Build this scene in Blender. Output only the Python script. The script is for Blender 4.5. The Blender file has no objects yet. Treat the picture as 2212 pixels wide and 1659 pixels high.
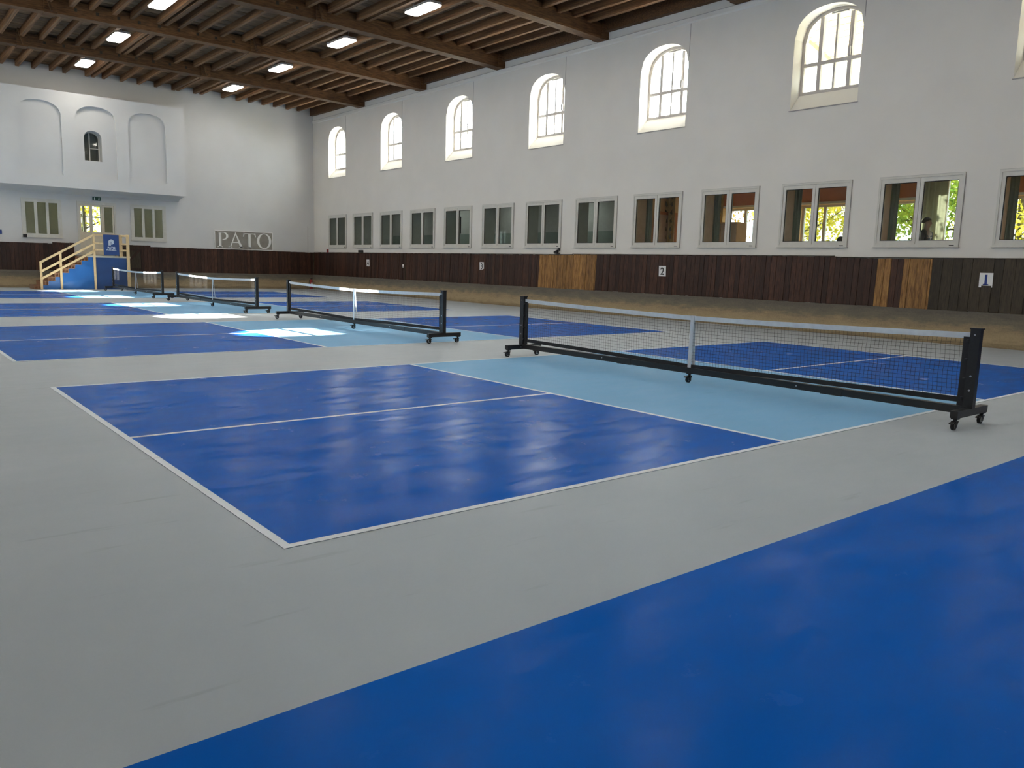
import bpy, math, random
from mathutils import Vector, Matrix
random.seed(7)
SC = bpy.context.scene
COL = SC.collection
R = math.radians

# ------------------------------------------------------------------ camera
cam_d = bpy.data.cameras.new('camera')
cam_d.sensor_width = 36.0
cam_d.lens = 36.0 * 1725.37 / 2212.0
cam_d.clip_end = 400
cam = bpy.data.objects.new('camera', cam_d)
COL.objects.link(cam)
_rx, _ry, _rz = -0.1455, 0.0278, -0.6905
_f = Vector((-math.sin(_rz) * math.cos(_rx), math.cos(_rz) * math.cos(_rx), math.sin(_rx)))
_r0 = Vector((math.cos(_rz), math.sin(_rz), 0))
_u0 = _r0.cross(_f)
_r = _r0 * math.cos(_ry) + _u0 * math.sin(_ry)
_u = -_r0 * math.sin(_ry) + _u0 * math.cos(_ry)
_m = Matrix((( _r.x, _u.x, -_f.x, -8.2821), (_r.y, _u.y, -_f.y, -3.6595), (_r.z, _u.z, -_f.z, 1.4268), (0, 0, 0, 1)))
cam.matrix_world = _m
SC.camera = cam

# ------------------------------------------------------------------ light
SKY = 18.0
world = bpy.data.worlds.new('world')
SC.world = world
world.use_nodes = True
_bg = world.node_tree.nodes['Background']
_bg.inputs['Color'].default_value = (0.83, 0.92, 1.0, 1)
_bg.inputs['Strength'].default_value = SKY
sun_d = bpy.data.lights.new('sun', 'SUN')
sun_d.energy = 95.0
sun_d.angle = R(0.55)
sun_d.color = (1.0, 0.95, 0.86)
sun = bpy.data.objects.new('sun', sun_d)
COL.objects.link(sun)
sun.rotation_euler = Vector((-1.0, -0.085, -0.575)).to_track_quat('-Z', 'Y').to_euler()
sun.location = (40, 15, 30)
LAMP_L = 27.0
vs = SC.view_settings
vs.view_transform = 'Standard'
vs.look = 'None'
vs.exposure = 0.28
vs.gamma = 1.0
vs.use_curve_mapping = False
SC.cycles.use_denoising = True
SC.cycles.max_bounces = 10
SC.cycles.diffuse_bounces = 6
SC.cycles.transparent_max_bounces = 24
SC.cycles.sample_clamp_indirect = 12.0
SC.cycles.caustics_reflective = False
SC.cycles.caustics_refractive = False

# ------------------------------------------------------------------ helpers
class MB:
    def __init__(self):
        self.v = []; self.f = []
    def add(self, vs_, fs_):
        o = len(self.v)
        self.v += [tuple(p) for p in vs_]
        self.f += [tuple(i + o for i in f) for f in fs_]
        return self
    def box(self, x0, x1, y0, y1, z0, z1):
        return self.add([(x0,y0,z0),(x1,y0,z0),(x1,y1,z0),(x0,y1,z0),(x0,y0,z1),(x1,y0,z1),(x1,y1,z1),(x0,y1,z1)],
                        [(0,3,2,1),(4,5,6,7),(0,1,5,4),(1,2,6,5),(2,3,7,6),(3,0,4,7)])
    def hexa(self, b, t):   # 4 bottom points, 4 top points (ccw seen from above)
        return self.add(list(b) + list(t), [(0,3,2,1),(4,5,6,7),(0,1,5,4),(1,2,6,5),(2,3,7,6),(3,0,4,7)])
    def prism(self, poly, a, b, axis):
        # poly of 2D points; axis 'x': (p,q)->(.,p,q)  'y': (p,q)->(p,.,q)  'z': (p,q)->(p,q,.)
        def mk(p, c):
            return (c, p[0], p[1]) if axis == 'x' else ((p[0], c, p[1]) if axis == 'y' else (p[0], p[1], c))
        n = len(poly)
        ar = sum(poly[i][0] * poly[(i+1) % n][1] - poly[(i+1) % n][0] * poly[i][1] for i in range(n))
        pl = list(poly) if ar > 0 else list(poly)[::-1]
        vs_ = [mk(p, a) for p in pl] + [mk(p, b) for p in pl]
        lo, hi = tuple(range(n)), tuple(range(n, 2*n))
        flip = (axis == 'y') != (b < a)
        fs_ = [lo[::-1], hi] + [(i, (i+1) % n, n + (i+1) % n, n + i) for i in range(n)]
        if flip: fs_ = [f[::-1] for f in fs_]
        return self.add(vs_, fs_)
    def tube(self, p0, p1, r0, r1=None, n=8, cap=True):
        r1 = r0 if r1 is None else r1
        p0, p1 = Vector(p0), Vector(p1)
        d = (p1 - p0).normalized()
        a = d.orthogonal().normalized(); b = d.cross(a)
        vs_ = []
        for p, r in ((p0, r0), (p1, r1)):
            for i in range(n):
                t = 2 * math.pi * i / n
                vs_.append(p + a * (r * math.cos(t)) + b * (r * math.sin(t)))
        fs_ = [(i, (i+1) % n, n + (i+1) % n, n + i) for i in range(n)]
        if cap: fs_ += [tuple(range(n))[::-1], tuple(range(n, 2*n))]
        return self.add(vs_, fs_)
    def bar(self, p0, p1, w, h, up=(0,0,1)):
        p0, p1 = Vector(p0), Vector(p1)
        d = (p1 - p0).normalized(); s = d.cross(Vector(up)).normalized(); u = s.cross(d)
        s *= w / 2; u *= h / 2
        return self.add([p0-s-u, p0+s-u, p0+s+u, p0-s+u, p1-s-u, p1+s-u, p1+s+u, p1-s+u],
                        [(0,1,2,3),(7,6,5,4),(0,4,5,1),(1,5,6,2),(2,6,7,3),(3,7,4,0)])
    def lathe(self, prof, n=16, c=(0,0,0)):
        vs_ = []
        for (r, z) in prof:
            for i in range(n):
                t = 2 * math.pi * i / n
                vs_.append((c[0] + r*math.cos(t), c[1] + r*math.sin(t), c[2] + z))
        fs_ = []
        for k in range(len(prof) - 1):
            for i in range(n):
                fs_.append((k*n+i, k*n+(i+1) % n, (k+1)*n+(i+1) % n, (k+1)*n+i))
        fs_ += [tuple(range(n))[::-1], tuple(range((len(prof)-1)*n, len(prof)*n))]
        return self.add(vs_, fs_)
    def ring(self, cx, cz, ro, ri, a, b, axis='y', t0=0, t1=2*math.pi, n=24, so=1.0, si=1.0):
        # flat annulus sector (ellipse scale so/si on first axis) extruded a..b
        po = [(cx + ro*so*math.cos(t0+(t1-t0)*i/n), cz + ro*math.sin(t0+(t1-t0)*i/n)) for i in range(n+1)]
        pi_ = [(cx + ri*si*math.cos(t0+(t1-t0)*i/n), cz + ri*math.sin(t0+(t1-t0)*i/n)) for i in range(n+1)]
        for i in range(n):
            self.prism([po[i], po[i+1], pi_[i+1], pi_[i]], a, b, axis)
        return self
    def mesh(self, name, smooth=False):
        me = bpy.data.meshes.new(name)
        me.from_pydata(self.v, [], self.f)
        me.update()
        if smooth:
            me.polygons.foreach_set('use_smooth', [True] * len(me.polygons))
        return me
    def build(self, name, mat, parent=None, loc=(0,0,0), rot=(0,0,0), smooth=False):
        return obj(name, self.mesh(name, smooth), mat, parent, loc, rot)

def obj(name, me, mat=None, parent=None, loc=(0,0,0), rot=(0,0,0)):
    o = bpy.data.objects.new(name, me)
    COL.objects.link(o)
    o.location = loc; o.rotation_euler = rot
    if mat is not None and len(me.materials) == 0: me.materials.append(mat)
    if parent is not None: o.parent = parent
    return o
def tag(o, label=None, cat=None, group=None, kind=None):
    if label: o['label'] = label
    if cat: o['category'] = cat
    if group: o['group'] = group
    if kind: o['kind'] = kind
    return o
def thing(name, label, cat, loc=(0,0,0), rz=0, group=None):
    o = bpy.data.objects.new(name, None); COL.objects.link(o)
    o.location = loc; o.rotation_euler = (0,0,rz); o.empty_display_size = 0.1
    return tag(o, label, cat, group)
def struct(o):
    o['kind'] = 'structure'; return o
def sroot(name, loc=(0,0,0)):
    o = bpy.data.objects.new(name, None); COL.objects.link(o); o.location = loc
    return struct(o)
def copy_tree(o, parent=None):
    c = o.copy(); COL.objects.link(c); c.parent = parent
    for ch in o.children: copy_tree(ch, c)
    return c

# ------------------------------------------------------------------ materials
M = {}
def nodes(name):
    m = bpy.data.materials.new(name); m.use_nodes = True
    nt = m.node_tree
    return m, nt, nt.nodes['Principled BSDF']
def plain(name, col, rough=0.5, metal=0.0, spec=0.5, var=0.08, scale=8.0, bump=0.0, coat=0.0):
    m, nt, b = nodes(name)
    N, L = nt.nodes, nt.links
    tc = N.new('ShaderNodeTexCoord'); nz = N.new('ShaderNodeTexNoise')
    nz.inputs['Scale'].default_value = scale; nz.inputs['Detail'].default_value = 5
    L.new(tc.outputs['Object'], nz.inputs['Vector'])
    rp = N.new('ShaderNodeValToRGB')
    rp.color_ramp.elements[0].position = 0.3; rp.color_ramp.elements[1].position = 0.7
    rp.color_ramp.elements[0].color = (*[c * (1 - var) for c in col], 1)
    rp.color_ramp.elements[1].color = (*[min(1, c * (1 + var)) for c in col], 1)
    L.new(nz.outputs['Fac'], rp.inputs['Fac']); L.new(rp.outputs['Color'], b.inputs['Base Color'])
    b.inputs['Roughness'].default_value = rough; b.inputs['Metallic'].default_value = metal
    b.inputs['Specular IOR Level'].default_value = spec
    if coat: b.inputs['Coat Weight'].default_value = coat
    if bump:
        bp = N.new('ShaderNodeBump'); bp.inputs['Strength'].default_value = bump; bp.inputs['Distance'].default_value = 0.01
        L.new(nz.outputs['Fac'], bp.inputs['Height']); L.new(bp.outputs['Normal'], b.inputs['Normal'])
    M[name] = m
    return m
def wood(name, dark, light, stretch=(1,1,1), scale=6.0, rough=0.6, objvar=0.35, streak=0.5):
    m, nt, b = nodes(name)
    N, L = nt.nodes, nt.links
    tc = N.new('ShaderNodeTexCoord'); mp = N.new('ShaderNodeMapping'); mp.inputs['Scale'].default_value = stretch
    oi = N.new('ShaderNodeObjectInfo')
    cx = N.new('ShaderNodeCombineXYZ')
    mu = N.new('ShaderNodeMath'); mu.operation = 'MULTIPLY'; mu.inputs[1].default_value = 37.0
    L.new(oi.outputs['Random'], mu.inputs[0])
    for k in 'XYZ': L.new(mu.outputs[0], cx.inputs[k])
    L.new(cx.outputs[0], mp.inputs['Location'])
    L.new(tc.outputs['Object'], mp.inputs['Vector'])
    nz = N.new('ShaderNodeTexNoise'); nz.inputs['Scale'].default_value = scale; nz.inputs['Detail'].default_value = 8; nz.inputs['Roughness'].default_value = 0.65
    L.new(mp.outputs[0], nz.inputs['Vector'])
    rp = N.new('ShaderNodeValToRGB')
    rp.color_ramp.elements[0].position = 0.5 - streak * 0.4; rp.color_ramp.elements[1].position = 0.5 + streak * 0.4
    rp.color_ramp.elements[0].color = (*dark, 1); rp.color_ramp.elements[1].color = (*light, 1)
    L.new(nz.outputs['Fac'], rp.inputs['Fac'])
    hv = N.new('ShaderNodeHueSaturation')
    mr = N.new('ShaderNodeMapRange')
    mr.inputs['To Min'].default_value = 1 - objvar; mr.inputs['To Max'].default_value = 1 + objvar
    L.new(oi.outputs['Random'], mr.inputs['Value']); L.new(mr.outputs[0], hv.inputs['Value'])
    L.new(rp.outputs['Color'], hv.inputs['Color']); L.new(hv.outputs['Color'], b.inputs['Base Color'])
    b.inputs['Roughness'].default_value = rough; b.inputs['Specular IOR Level'].default_value = 0.35
    bp = N.new('ShaderNodeBump'); bp.inputs['Strength'].default_value = 0.25; bp.inputs['Distance'].default_value = 0.01
    L.new(nz.outputs['Fac'], bp.inputs['Height']); L.new(bp.outputs['Normal'], b.inputs['Normal'])
    M[name] = m
    return m
def glass(name, tint=(1,1,1), frost=0.0, rough=0.03):
    m, nt, b = nodes(name)
    N, L = nt.nodes, nt.links
    N.remove(b)
    out = N['Material Output']
    tr = N.new('ShaderNodeBsdfTransparent'); tr.inputs['Color'].default_value = (*tint, 1)
    gl = N.new('ShaderNodeBsdfGlossy'); gl.inputs['Roughness'].default_value = rough
    lw = N.new('ShaderNodeLayerWeight'); lw.inputs['Blend'].default_value = 0.5
    pw = N.new('ShaderNodeMath'); pw.operation = 'POWER'; pw.inputs[1].default_value = 5.0
    fr = N.new('ShaderNodeMath'); fr.operation = 'MULTIPLY_ADD'; fr.inputs[1].default_value = 0.6; fr.inputs[2].default_value = 0.02
    L.new(lw.outputs['Facing'], pw.inputs[0]); L.new(pw.outputs[0], fr.inputs[0])
    base = tr
    if frost > 0:
        tl = N.new('ShaderNodeBsdfTranslucent'); tl.inputs['Color'].default_value = (0.8, 0.82, 0.82, 1)
        mx0 = N.new('ShaderNodeMixShader')
        nz = N.new('ShaderNodeTexNoise'); nz.inputs['Scale'].default_value = 3.0
        tc = N.new('ShaderNodeTexCoord'); L.new(tc.outputs['Object'], nz.inputs['Vector'])
        mr = N.new('ShaderNodeMapRange'); mr.inputs['From Min'].default_value = 0.35; mr.inputs['From Max'].default_value = 0.65
        mr.inputs['To Min'].default_value = frost * 0.85; mr.inputs['To Max'].default_value = min(1, frost * 1.1)
        L.new(nz.outputs['Fac'], mr.inputs['Value'])
        L.new(mr.outputs[0], mx0.inputs[0]); L.new(tr.outputs[0], mx0.inputs[1]); L.new(tl.outputs[0], mx0.inputs[2])
        base = mx0
    mx = N.new('ShaderNodeMixShader')
    L.new(fr.outputs[0], mx.inputs[0]); L.new(base.outputs[0], mx.inputs[1]); L.new(gl.outputs[0], mx.inputs[2])
    L.new(mx.outputs[0], out.inputs['Surface'])
    M[name] = m
    return m
def emit(name, col, s):
    m, nt, b = nodes(name)
    b.inputs['Base Color'].default_value = (*col, 1)
    b.inputs['Emission Color'].default_value = (*col, 1); b.inputs['Emission Strength'].default_value = s
    M[name] = m
    return m
def thin_cloth(name, col, trans=0.5, rough=0.8):
    m, nt, b = nodes(name)
    N, L = nt.nodes, nt.links
    N.remove(b)
    d = N.new('ShaderNodeBsdfDiffuse'); t = N.new('ShaderNodeBsdfTranslucent'); mx = N.new('ShaderNodeMixShader')
    nz = N.new('ShaderNodeTexNoise'); nz.inputs['Scale'].default_value = 14.0
    tc = N.new('ShaderNodeTexCoord'); L.new(tc.outputs['Object'], nz.inputs['Vector'])
    rp = N.new('ShaderNodeValToRGB')
    rp.color_ramp.elements[0].color = (*[c * 0.85 for c in col], 1); rp.color_ramp.elements[1].color = (*[min(1, c * 1.1) for c in col], 1)
    L.new(nz.outputs['Fac'], rp.inputs['Fac'])
    L.new(rp.outputs[0], d.inputs['Color']); L.new(rp.outputs[0], t.inputs['Color'])
    mx.inputs[0].default_value = trans
    L.new(d.outputs[0], mx.inputs[1]); L.new(t.outputs[0], mx.inputs[2])
    L.new(mx.outputs[0], N['Material Output'].inputs['Surface'])
    M[name] = m
    return m
def court_paint(name, c1, c2, r_lo, r_hi, scuff=0.0, k0=0.008, k1=0.05, patch=(0.8, 1.2)):
    # acrylic sport paint: broad worn blotches, fine grain, uneven gloss, thin scuffs
    m, nt, b = nodes(name)
    N, L = nt.nodes, nt.links
    tc = N.new('ShaderNodeTexCoord')
    n1 = N.new('ShaderNodeTexNoise'); n1.inputs['Scale'].default_value = 0.7; n1.inputs['Detail'].default_value = 6
    n2 = N.new('ShaderNodeTexNoise'); n2.inputs['Scale'].default_value = 260.0; n2.inputs['Detail'].default_value = 2
    n3 = N.new('ShaderNodeTexNoise'); n3.inputs['Scale'].default_value = 2.4; n3.inputs['Detail'].default_value = 7; n3.inputs['Roughness'].default_value = 0.7
    for n in (n1, n2, n3): L.new(tc.outputs['Object'], n.inputs['Vector'])
    rp = N.new('ShaderNodeValToRGB')
    rp.color_ramp.elements[0].position = 0.3; rp.color_ramp.elements[1].position = 0.72
    rp.color_ramp.elements[0].color = (*c1, 1); rp.color_ramp.elements[1].color = (*c2, 1)
    L.new(n1.outputs['Fac'], rp.inputs['Fac'])
    mr = N.new('ShaderNodeMapRange'); mr.inputs['From Min'].default_value = 0.3; mr.inputs['From Max'].default_value = 0.7
    mr.inputs['To Min'].default_value = r_lo; mr.inputs['To Max'].default_value = r_hi
    L.new(n3.outputs['Fac'], mr.inputs['Value'])
    col = rp.outputs['Color']
    if scuff:
        mp = N.new('ShaderNodeMapping'); mp.inputs['Scale'].default_value = (1.2, 9.0, 1.0); mp.inputs['Rotation'].default_value = (0, 0, 0.75)
        n4 = N.new('ShaderNodeTexNoise'); n4.inputs['Scale'].default_value = 1.0; n4.inputs['Detail'].default_value = 8
        L.new(tc.outputs['Object'], mp.inputs['Vector']); L.new(mp.outputs[0], n4.inputs['Vector'])
        m4 = N.new('ShaderNodeMapRange'); m4.inputs['From Min'].default_value = 0.645; m4.inputs['From Max'].default_value = 0.73
        m4.inputs['To Max'].default_value = scuff
        L.new(n4.outputs['Fac'], m4.inputs['Value'])
        mx = N.new('ShaderNodeMix'); mx.data_type = 'RGBA'
        mx.inputs[7].default_value = (*[c * 0.45 for c in c1], 1)
        L.new(m4.outputs[0], mx.inputs[0]); L.new(col, mx.inputs[6])
        col = mx.outputs[2]
    L.new(col, b.inputs['Base Color'])
    b.inputs['Specular IOR Level'].default_value = 0.0; b.inputs['Roughness'].default_value = 0.9
    bp = N.new('ShaderNodeBump'); bp.inputs['Strength'].default_value = 0.10; bp.inputs['Distance'].default_value = 0.002
    b2 = N.new('ShaderNodeBump'); b2.inputs['Strength'].default_value = 0.06; b2.inputs['Distance'].default_value = 0.01
    L.new(n2.outputs['Fac'], bp.inputs['Height']); L.new(n3.outputs['Fac'], b2.inputs['Height'])
    L.new(bp.outputs['Normal'], b2.inputs['Normal']); L.new(b2.outputs['Normal'], b.inputs['Normal'])
    gl = N.new('ShaderNodeBsdfGlossy'); L.new(mr.outputs[0], gl.inputs['Roughness']); L.new(b2.outputs['Normal'], gl.inputs['Normal'])
    lw = N.new('ShaderNodeLayerWeight'); pw = N.new('ShaderNodeMath'); pw.operation = 'POWER'; pw.inputs[1].default_value = 7.0
    fr = N.new('ShaderNodeMath'); fr.operation = 'MULTIPLY_ADD'; fr.inputs[1].default_value = k1; fr.inputs[2].default_value = k0
    L.new(lw.outputs['Facing'], pw.inputs[0]); L.new(pw.outputs[0], fr.inputs[0])
    n5 = N.new('ShaderNodeTexNoise'); n5.inputs['Scale'].default_value = 3.2; n5.inputs['Detail'].default_value = 10; n5.inputs['Roughness'].default_value = 0.72
    mp5 = N.new('ShaderNodeMapping'); mp5.inputs['Scale'].default_value = (0.55, 1.6, 1.0); mp5.inputs['Rotation'].default_value = (0, 0, -0.5)
    L.new(tc.outputs['Object'], mp5.inputs['Vector']); L.new(mp5.outputs[0], n5.inputs['Vector'])
    m5 = N.new('ShaderNodeMapRange'); m5.inputs['From Min'].default_value = 0.41; m5.inputs['From Max'].default_value = 0.60
    m5.inputs['To Min'].default_value = patch[0]; m5.inputs['To Max'].default_value = patch[1]
    L.new(n5.outputs['Fac'], m5.inputs['Value'])
    fm = N.new('ShaderNodeMath'); fm.operation = 'MULTIPLY'; L.new(fr.outputs[0], fm.inputs[0]); L.new(m5.outputs[0], fm.inputs[1])
    mx2 = N.new('ShaderNodeMixShader'); L.new(fm.outputs[0], mx2.inputs[0]); L.new(b.outputs[0], mx2.inputs[1]); L.new(gl.outputs[0], mx2.inputs[2])
    L.new(mx2.outputs[0], N['Material Output'].inputs['Surface'])
    M[name] = m
    return m

court_paint('floor_grey', (0.40, 0.45, 0.49), (0.44, 0.49, 0.53), 0.30, 0.46, scuff=0.22, k0=0.012, k1=0.40)
court_paint('court_blue', (0.005, 0.100, 0.455), (0.008, 0.122, 0.52), 0.17, 0.29, scuff=0.0, k0=0.006, k1=0.48, patch=(0.45, 1.55))
court_paint('court_light', (0.20, 0.42, 0.66), (0.225, 0.46, 0.71), 0.28, 0.40, scuff=0.15, k0=0.01, k1=0.2)
court_paint('line_white', (0.69, 0.745, 0.79), (0.78, 0.84, 0.88), 0.4, 0.55, scuff=0.25)
plain('plaster', (0.705, 0.675, 0.62), 0.85, spec=0.2, var=0.03, scale=0.9, bump=0.06)
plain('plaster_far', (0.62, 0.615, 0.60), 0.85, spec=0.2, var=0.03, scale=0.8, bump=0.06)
plain('reveal_paint', (0.80, 0.78, 0.70), 0.8, spec=0.2, var=0.03)
plain('reveal_grey', (0.55, 0.58, 0.53), 0.8, spec=0.2, var=0.05)
plain('reveal_brown', (0.62, 0.46, 0.37), 0.8, spec=0.2, var=0.08)
wood('plank_dark', (0.012, 0.0045, 0.002), (0.072, 0.028, 0.015), (5, 5, 0.7), 6, 0.55, 0.45, 0.5)
wood('plank_olive', (0.020, 0.014, 0.008), (0.060, 0.044, 0.026), (5, 5, 0.7), 6, 0.6, 0.25, 0.5)
wood('plank_pine', (0.09, 0.035, 0.009), (0.42, 0.22, 0.065), (7, 7, 0.6), 5, 0.55, 0.25, 0.45)
wood('beam_wood', (0.045, 0.018, 0.006), (0.20, 0.095, 0.036), (0.6, 5, 5), 5, 0.7, 0.25, 0.5)
wood('joist_wood', (0.065, 0.026, 0.011), (0.28, 0.145, 0.062), (5, 0.5, 5), 5, 0.7, 0.3, 0.5)
wood('board_wood', (0.065, 0.034, 0.015), (0.26, 0.155, 0.080), (0.6, 6, 5), 5, 0.8, 0.3, 0.5)
wood('new_pine', (0.62, 0.42, 0.20), (0.82, 0.63, 0.36), (3, 3, 0.8), 4, 0.55, 0.06, 0.6)
wood('step_wood', (0.22, 0.10, 0.05), (0.42, 0.22, 0.12), (2, 4, 4), 5, 0.6, 0.15, 0.6)
plain('frame_white', (0.58, 0.56, 0.50), 0.45, var=0.04)
plain('frame_cool', (0.74, 0.73, 0.70), 0.45, var=0.04)
plain('frame_arch', (0.50, 0.46, 0.43), 0.5, var=0.05)
plain('door_beige', (0.62, 0.56, 0.45), 0.5, var=0.05)
plain('black_metal', (0.014, 0.014, 0.015), 0.42, var=0.2, scale=30)
plain('black_cloth', (0.016, 0.016, 0.018), 0.85, var=0.15, scale=40)
plain('rubber', (0.010, 0.010, 0.010), 0.7, var=0.1)
plain('steel', (0.62, 0.62, 0.63), 0.3, metal=1.0, var=0.05)
plain('cord_black', (0.012, 0.012, 0.013), 0.8, var=0.05)
thin_cloth('tape_white', (0.80, 0.83, 0.86), 0.45)
thin_cloth('strap_white', (0.78, 0.80, 0.82), 0.35)
glass('glass_clear', (0.97, 0.98, 0.97))
glass('glass_frost', (0.9, 0.92, 0.9), frost=0.85)
glass('glass_hall', (0.80, 0.82, 0.80))
glass('glass_cafe', (0.52, 0.54, 0.52))
emit('lamp_glow', (1.0, 0.945, 0.86), LAMP_L)
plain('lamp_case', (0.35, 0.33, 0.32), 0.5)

def plinth_mat():
    m, nt, b = nodes('plinth')
    N, L = nt.nodes, nt.links
    tc = N.new('ShaderNodeTexCoord'); sp = N.new('ShaderNodeSeparateXYZ'); L.new(tc.outputs['Object'], sp.inputs[0])
    mp = N.new('ShaderNodeMapping'); mp.inputs['Scale'].default_value = (1.2, 1.2, 5.0); L.new(tc.outputs['Object'], mp.inputs['Vector'])
    nz = N.new('ShaderNodeTexNoise'); nz.inputs['Scale'].default_value = 1.6; nz.inputs['Detail'].default_value = 9; nz.inputs['Roughness'].default_value = 0.7
    L.new(mp.outputs[0], nz.inputs['Vector'])
    ma = N.new('ShaderNodeMath'); ma.operation = 'MULTIPLY_ADD'; ma.inputs[1].default_value = 0.55; L.new(nz.outputs['Fac'], ma.inputs[0]); L.new(sp.outputs['Z'], ma.inputs[2])
    rp = N.new('ShaderNodeValToRGB')
    e = rp.color_ramp.elements
    e[0].position = 0.22; e[0].color = (0.23, 0.17, 0.10, 1)
    e[1].position = 0.98; e[1].color = (0.115, 0.105, 0.09, 1)
    k = e.new(0.45); k.color = (0.39, 0.30, 0.18, 1)
    k = e.new(0.62); k.color = (0.33, 0.25, 0.15, 1)
    k = e.new(0.76); k.color = (0.18, 0.155, 0.115, 1)
    L.new(ma.outputs[0], rp.inputs['Fac'])
    n2 = N.new('ShaderNodeTexNoise'); n2.inputs['Scale'].default_value = 30; n2.inputs['Detail'].default_value = 4
    L.new(tc.outputs['Object'], n2.inputs['Vector'])
    mx = N.new('ShaderNodeMix'); mx.data_type = 'RGBA'; mx.blend_type = 'MULTIPLY'; mx.inputs[0].default_value = 0.6
    r2 = N.new('ShaderNodeValToRGB'); r2.color_ramp.elements[0].color = (0.55, 0.55, 0.55, 1); r2.color_ramp.elements[1].color = (1.25, 1.2, 1.1, 1)
    L.new(n2.outputs['Fac'], r2.inputs['Fac']); L.new(rp.outputs[0], mx.inputs[6]); L.new(r2.outputs[0], mx.inputs[7])
    L.new(mx.outputs[2], b.inputs['Base Color']); b.inputs['Roughness'].default_value = 0.9
    bp = N.new('ShaderNodeBump'); bp.inputs['Strength'].default_value = 0.5; bp.inputs['Distance'].default_value = 0.03
    L.new(nz.outputs['Fac'], bp.inputs['Height']); L.new(bp.outputs['Normal'], b.inputs['Normal'])
    M['plinth'] = m
plinth_mat()

# ------------------------------------------------------------------ room dimensions
XR, XL = 10.65, -10.3          # inner faces of the long walls
YF, YN = 35.9, -12.0           # inner faces of the end walls
TW = 0.6                       # wall thickness
ARCH_C = [33.30 - 5.165 * i for i in range(9)]       # arched windows of the long walls
LOW_C = [33.26 - 2.58 * i for i in range(17)]        # lower windows
AZ0, ASPR, ARISE, AHW = 5.58, 7.33, 0.66, 0.90
def arch_top(s, hw=AHW, spr=ASPR, rise=ARISE, p=2.2):
    t = min(1.0, abs(s) / hw)
    return spr + rise * (1 - t ** p) ** (1 / p)
NA = 20
# --- generic wall face with openings; s = coordinate along wall
def wall_face(mb, fn, s0, s1, z0, z1, ops, flip):
    # ops: (sa, sb, za, top function or number)
    cuts = {round(s0, 5), round(s1, 5)}
    for (a, b, za, top) in ops:
        if callable(top):
            for i in range(NA + 1): cuts.add(round(a + (b - a) * i / NA, 5))
        else:
            cuts.add(round(a, 5)); cuts.add(round(b, 5))
    cs = sorted(c for c in cuts if s0 - 1e-6 <= c <= s1 + 1e-6)
    for i in range(len(cs) - 1):
        a, b = cs[i], cs[i+1]; mid = (a + b) / 2
        segs = []; lo = (z0, z0)
        for (oa, ob, za, top) in sorted([o for o in ops if o[0] < mid < o[1]], key=lambda o: o[2]):
            segs.append((lo, (za, za)))
            lo = (top(a), top(b)) if callable(top) else (top, top)
        segs.append((lo, (z1, z1)))
        for (l, h) in segs:
            q = [fn(a, l[0]), fn(b, l[1]), fn(b, h[1]), fn(a, h[0])]
            mb.add(q, [(3,2,1,0) if flip else (0,1,2,3)])

# ------------------------------------------------------------------ floor and courts
fl = MB().box(XL - TW, XR + 0.1, YN - TW, YF + 0.2, -0.2, 0.0).build('floor', M['floor_grey'])
struct(fl)
def paint(name, mat, poly, z, label=None):
    o = MB().prism(poly, 0.0, z, 'z').build(name, mat, fl)
    if label: o['label'] = label
    return o
def rect(x0, x1, y0, y1): return [(x0,y0),(x1,y0),(x1,y1),(x0,y1)]
COURTS = [(0.0, 6.096), (8.64, 14.74), (17.38, 23.2), (26.2, 31.9)]
BX, KX, LW = 6.706, 2.134, 0.05
for (y0, y1) in COURTS:
    yc = (y0 + y1) / 2
    paint('kitchen_area', M['court_light'], rect(-KX, KX, y0, y1), 0.0020, 'light blue painted non-volley zone')
    paint('service_area', M['court_blue'], rect(-BX, -KX, y0, y1), 0.0020, 'royal blue painted service area')
    paint('service_area', M['court_blue'], rect(KX, BX, y0, y1), 0.0020, 'royal blue painted service area')
    for xs in (-BX, BX - LW): paint('line', M['line_white'], rect(xs, xs + LW, y0, y1), 0.0034)
    for xs in (-KX - LW, KX): paint('line', M['line_white'], rect(xs, xs + LW, y0 + LW, y1 - LW), 0.0034)
    for ys in (y0, y1 - LW): paint('line', M['line_white'], rect(-BX + LW, BX - LW, ys, ys + LW), 0.0036)
    for xs in ((-BX + LW, -KX - LW), (KX + LW, BX - LW)): paint('line', M['line_white'], rect(xs[0], xs[1], yc - LW/2, yc + LW/2), 0.0034)
paint('painted_apron', M['court_blue'], rect(XL + 0.02, XR - 0.3, YN + 0.3, -1.39), 0.0020, 'broad royal blue painted floor zone')

# ------------------------------------------------------------------ long right wall
def arch_ops(): return [(c - AHW, c + AHW, AZ0, (lambda s, c=c: arch_top(s - c))) for c in ARCH_C if c > YN + 1.2]
def low_ops(): return [(c - 0.95, c + 0.95, 2.14, 3.74) for c in LOW_C if c > YN + 1.2]
ZTOP = 9.55
def reveal_arch(mb, xi, xo, c, z_in, z_out, hw=AHW):
    pts_i = [(c - hw, z_in)] + [(c - hw + 2*hw*i/NA, arch_top(-hw + 2*hw*i/NA)) for i in range(NA + 1)] + [(c + hw, z_in)]
    pts_o = [(c - hw, z_out)] + pts_i[1:-1] + [(c + hw, z_out)]
    n = len(pts_i)
    for i in range(n):
        j = (i + 1) % n
        q = [(xi, *pts_i[i]), (xi, *pts_i[j]), (xo, *pts_o[j]), (xo, *pts_o[i])]
        mb.add(q, [(0,1,2,3)])
wr = MB()
wall_face(wr, lambda s, z: (XR, s, z), YN - TW, YF + TW, 0, ZTOP, arch_ops() + low_ops(), True)
outer = [(a, b, 6.0, t) for (a, b, z, t) in arch_ops()] + low_ops()
wall_face(wr, lambda s, z: (XR + TW, s, z), YN - TW, YF + TW, 0, ZTOP, outer, False)
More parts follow.
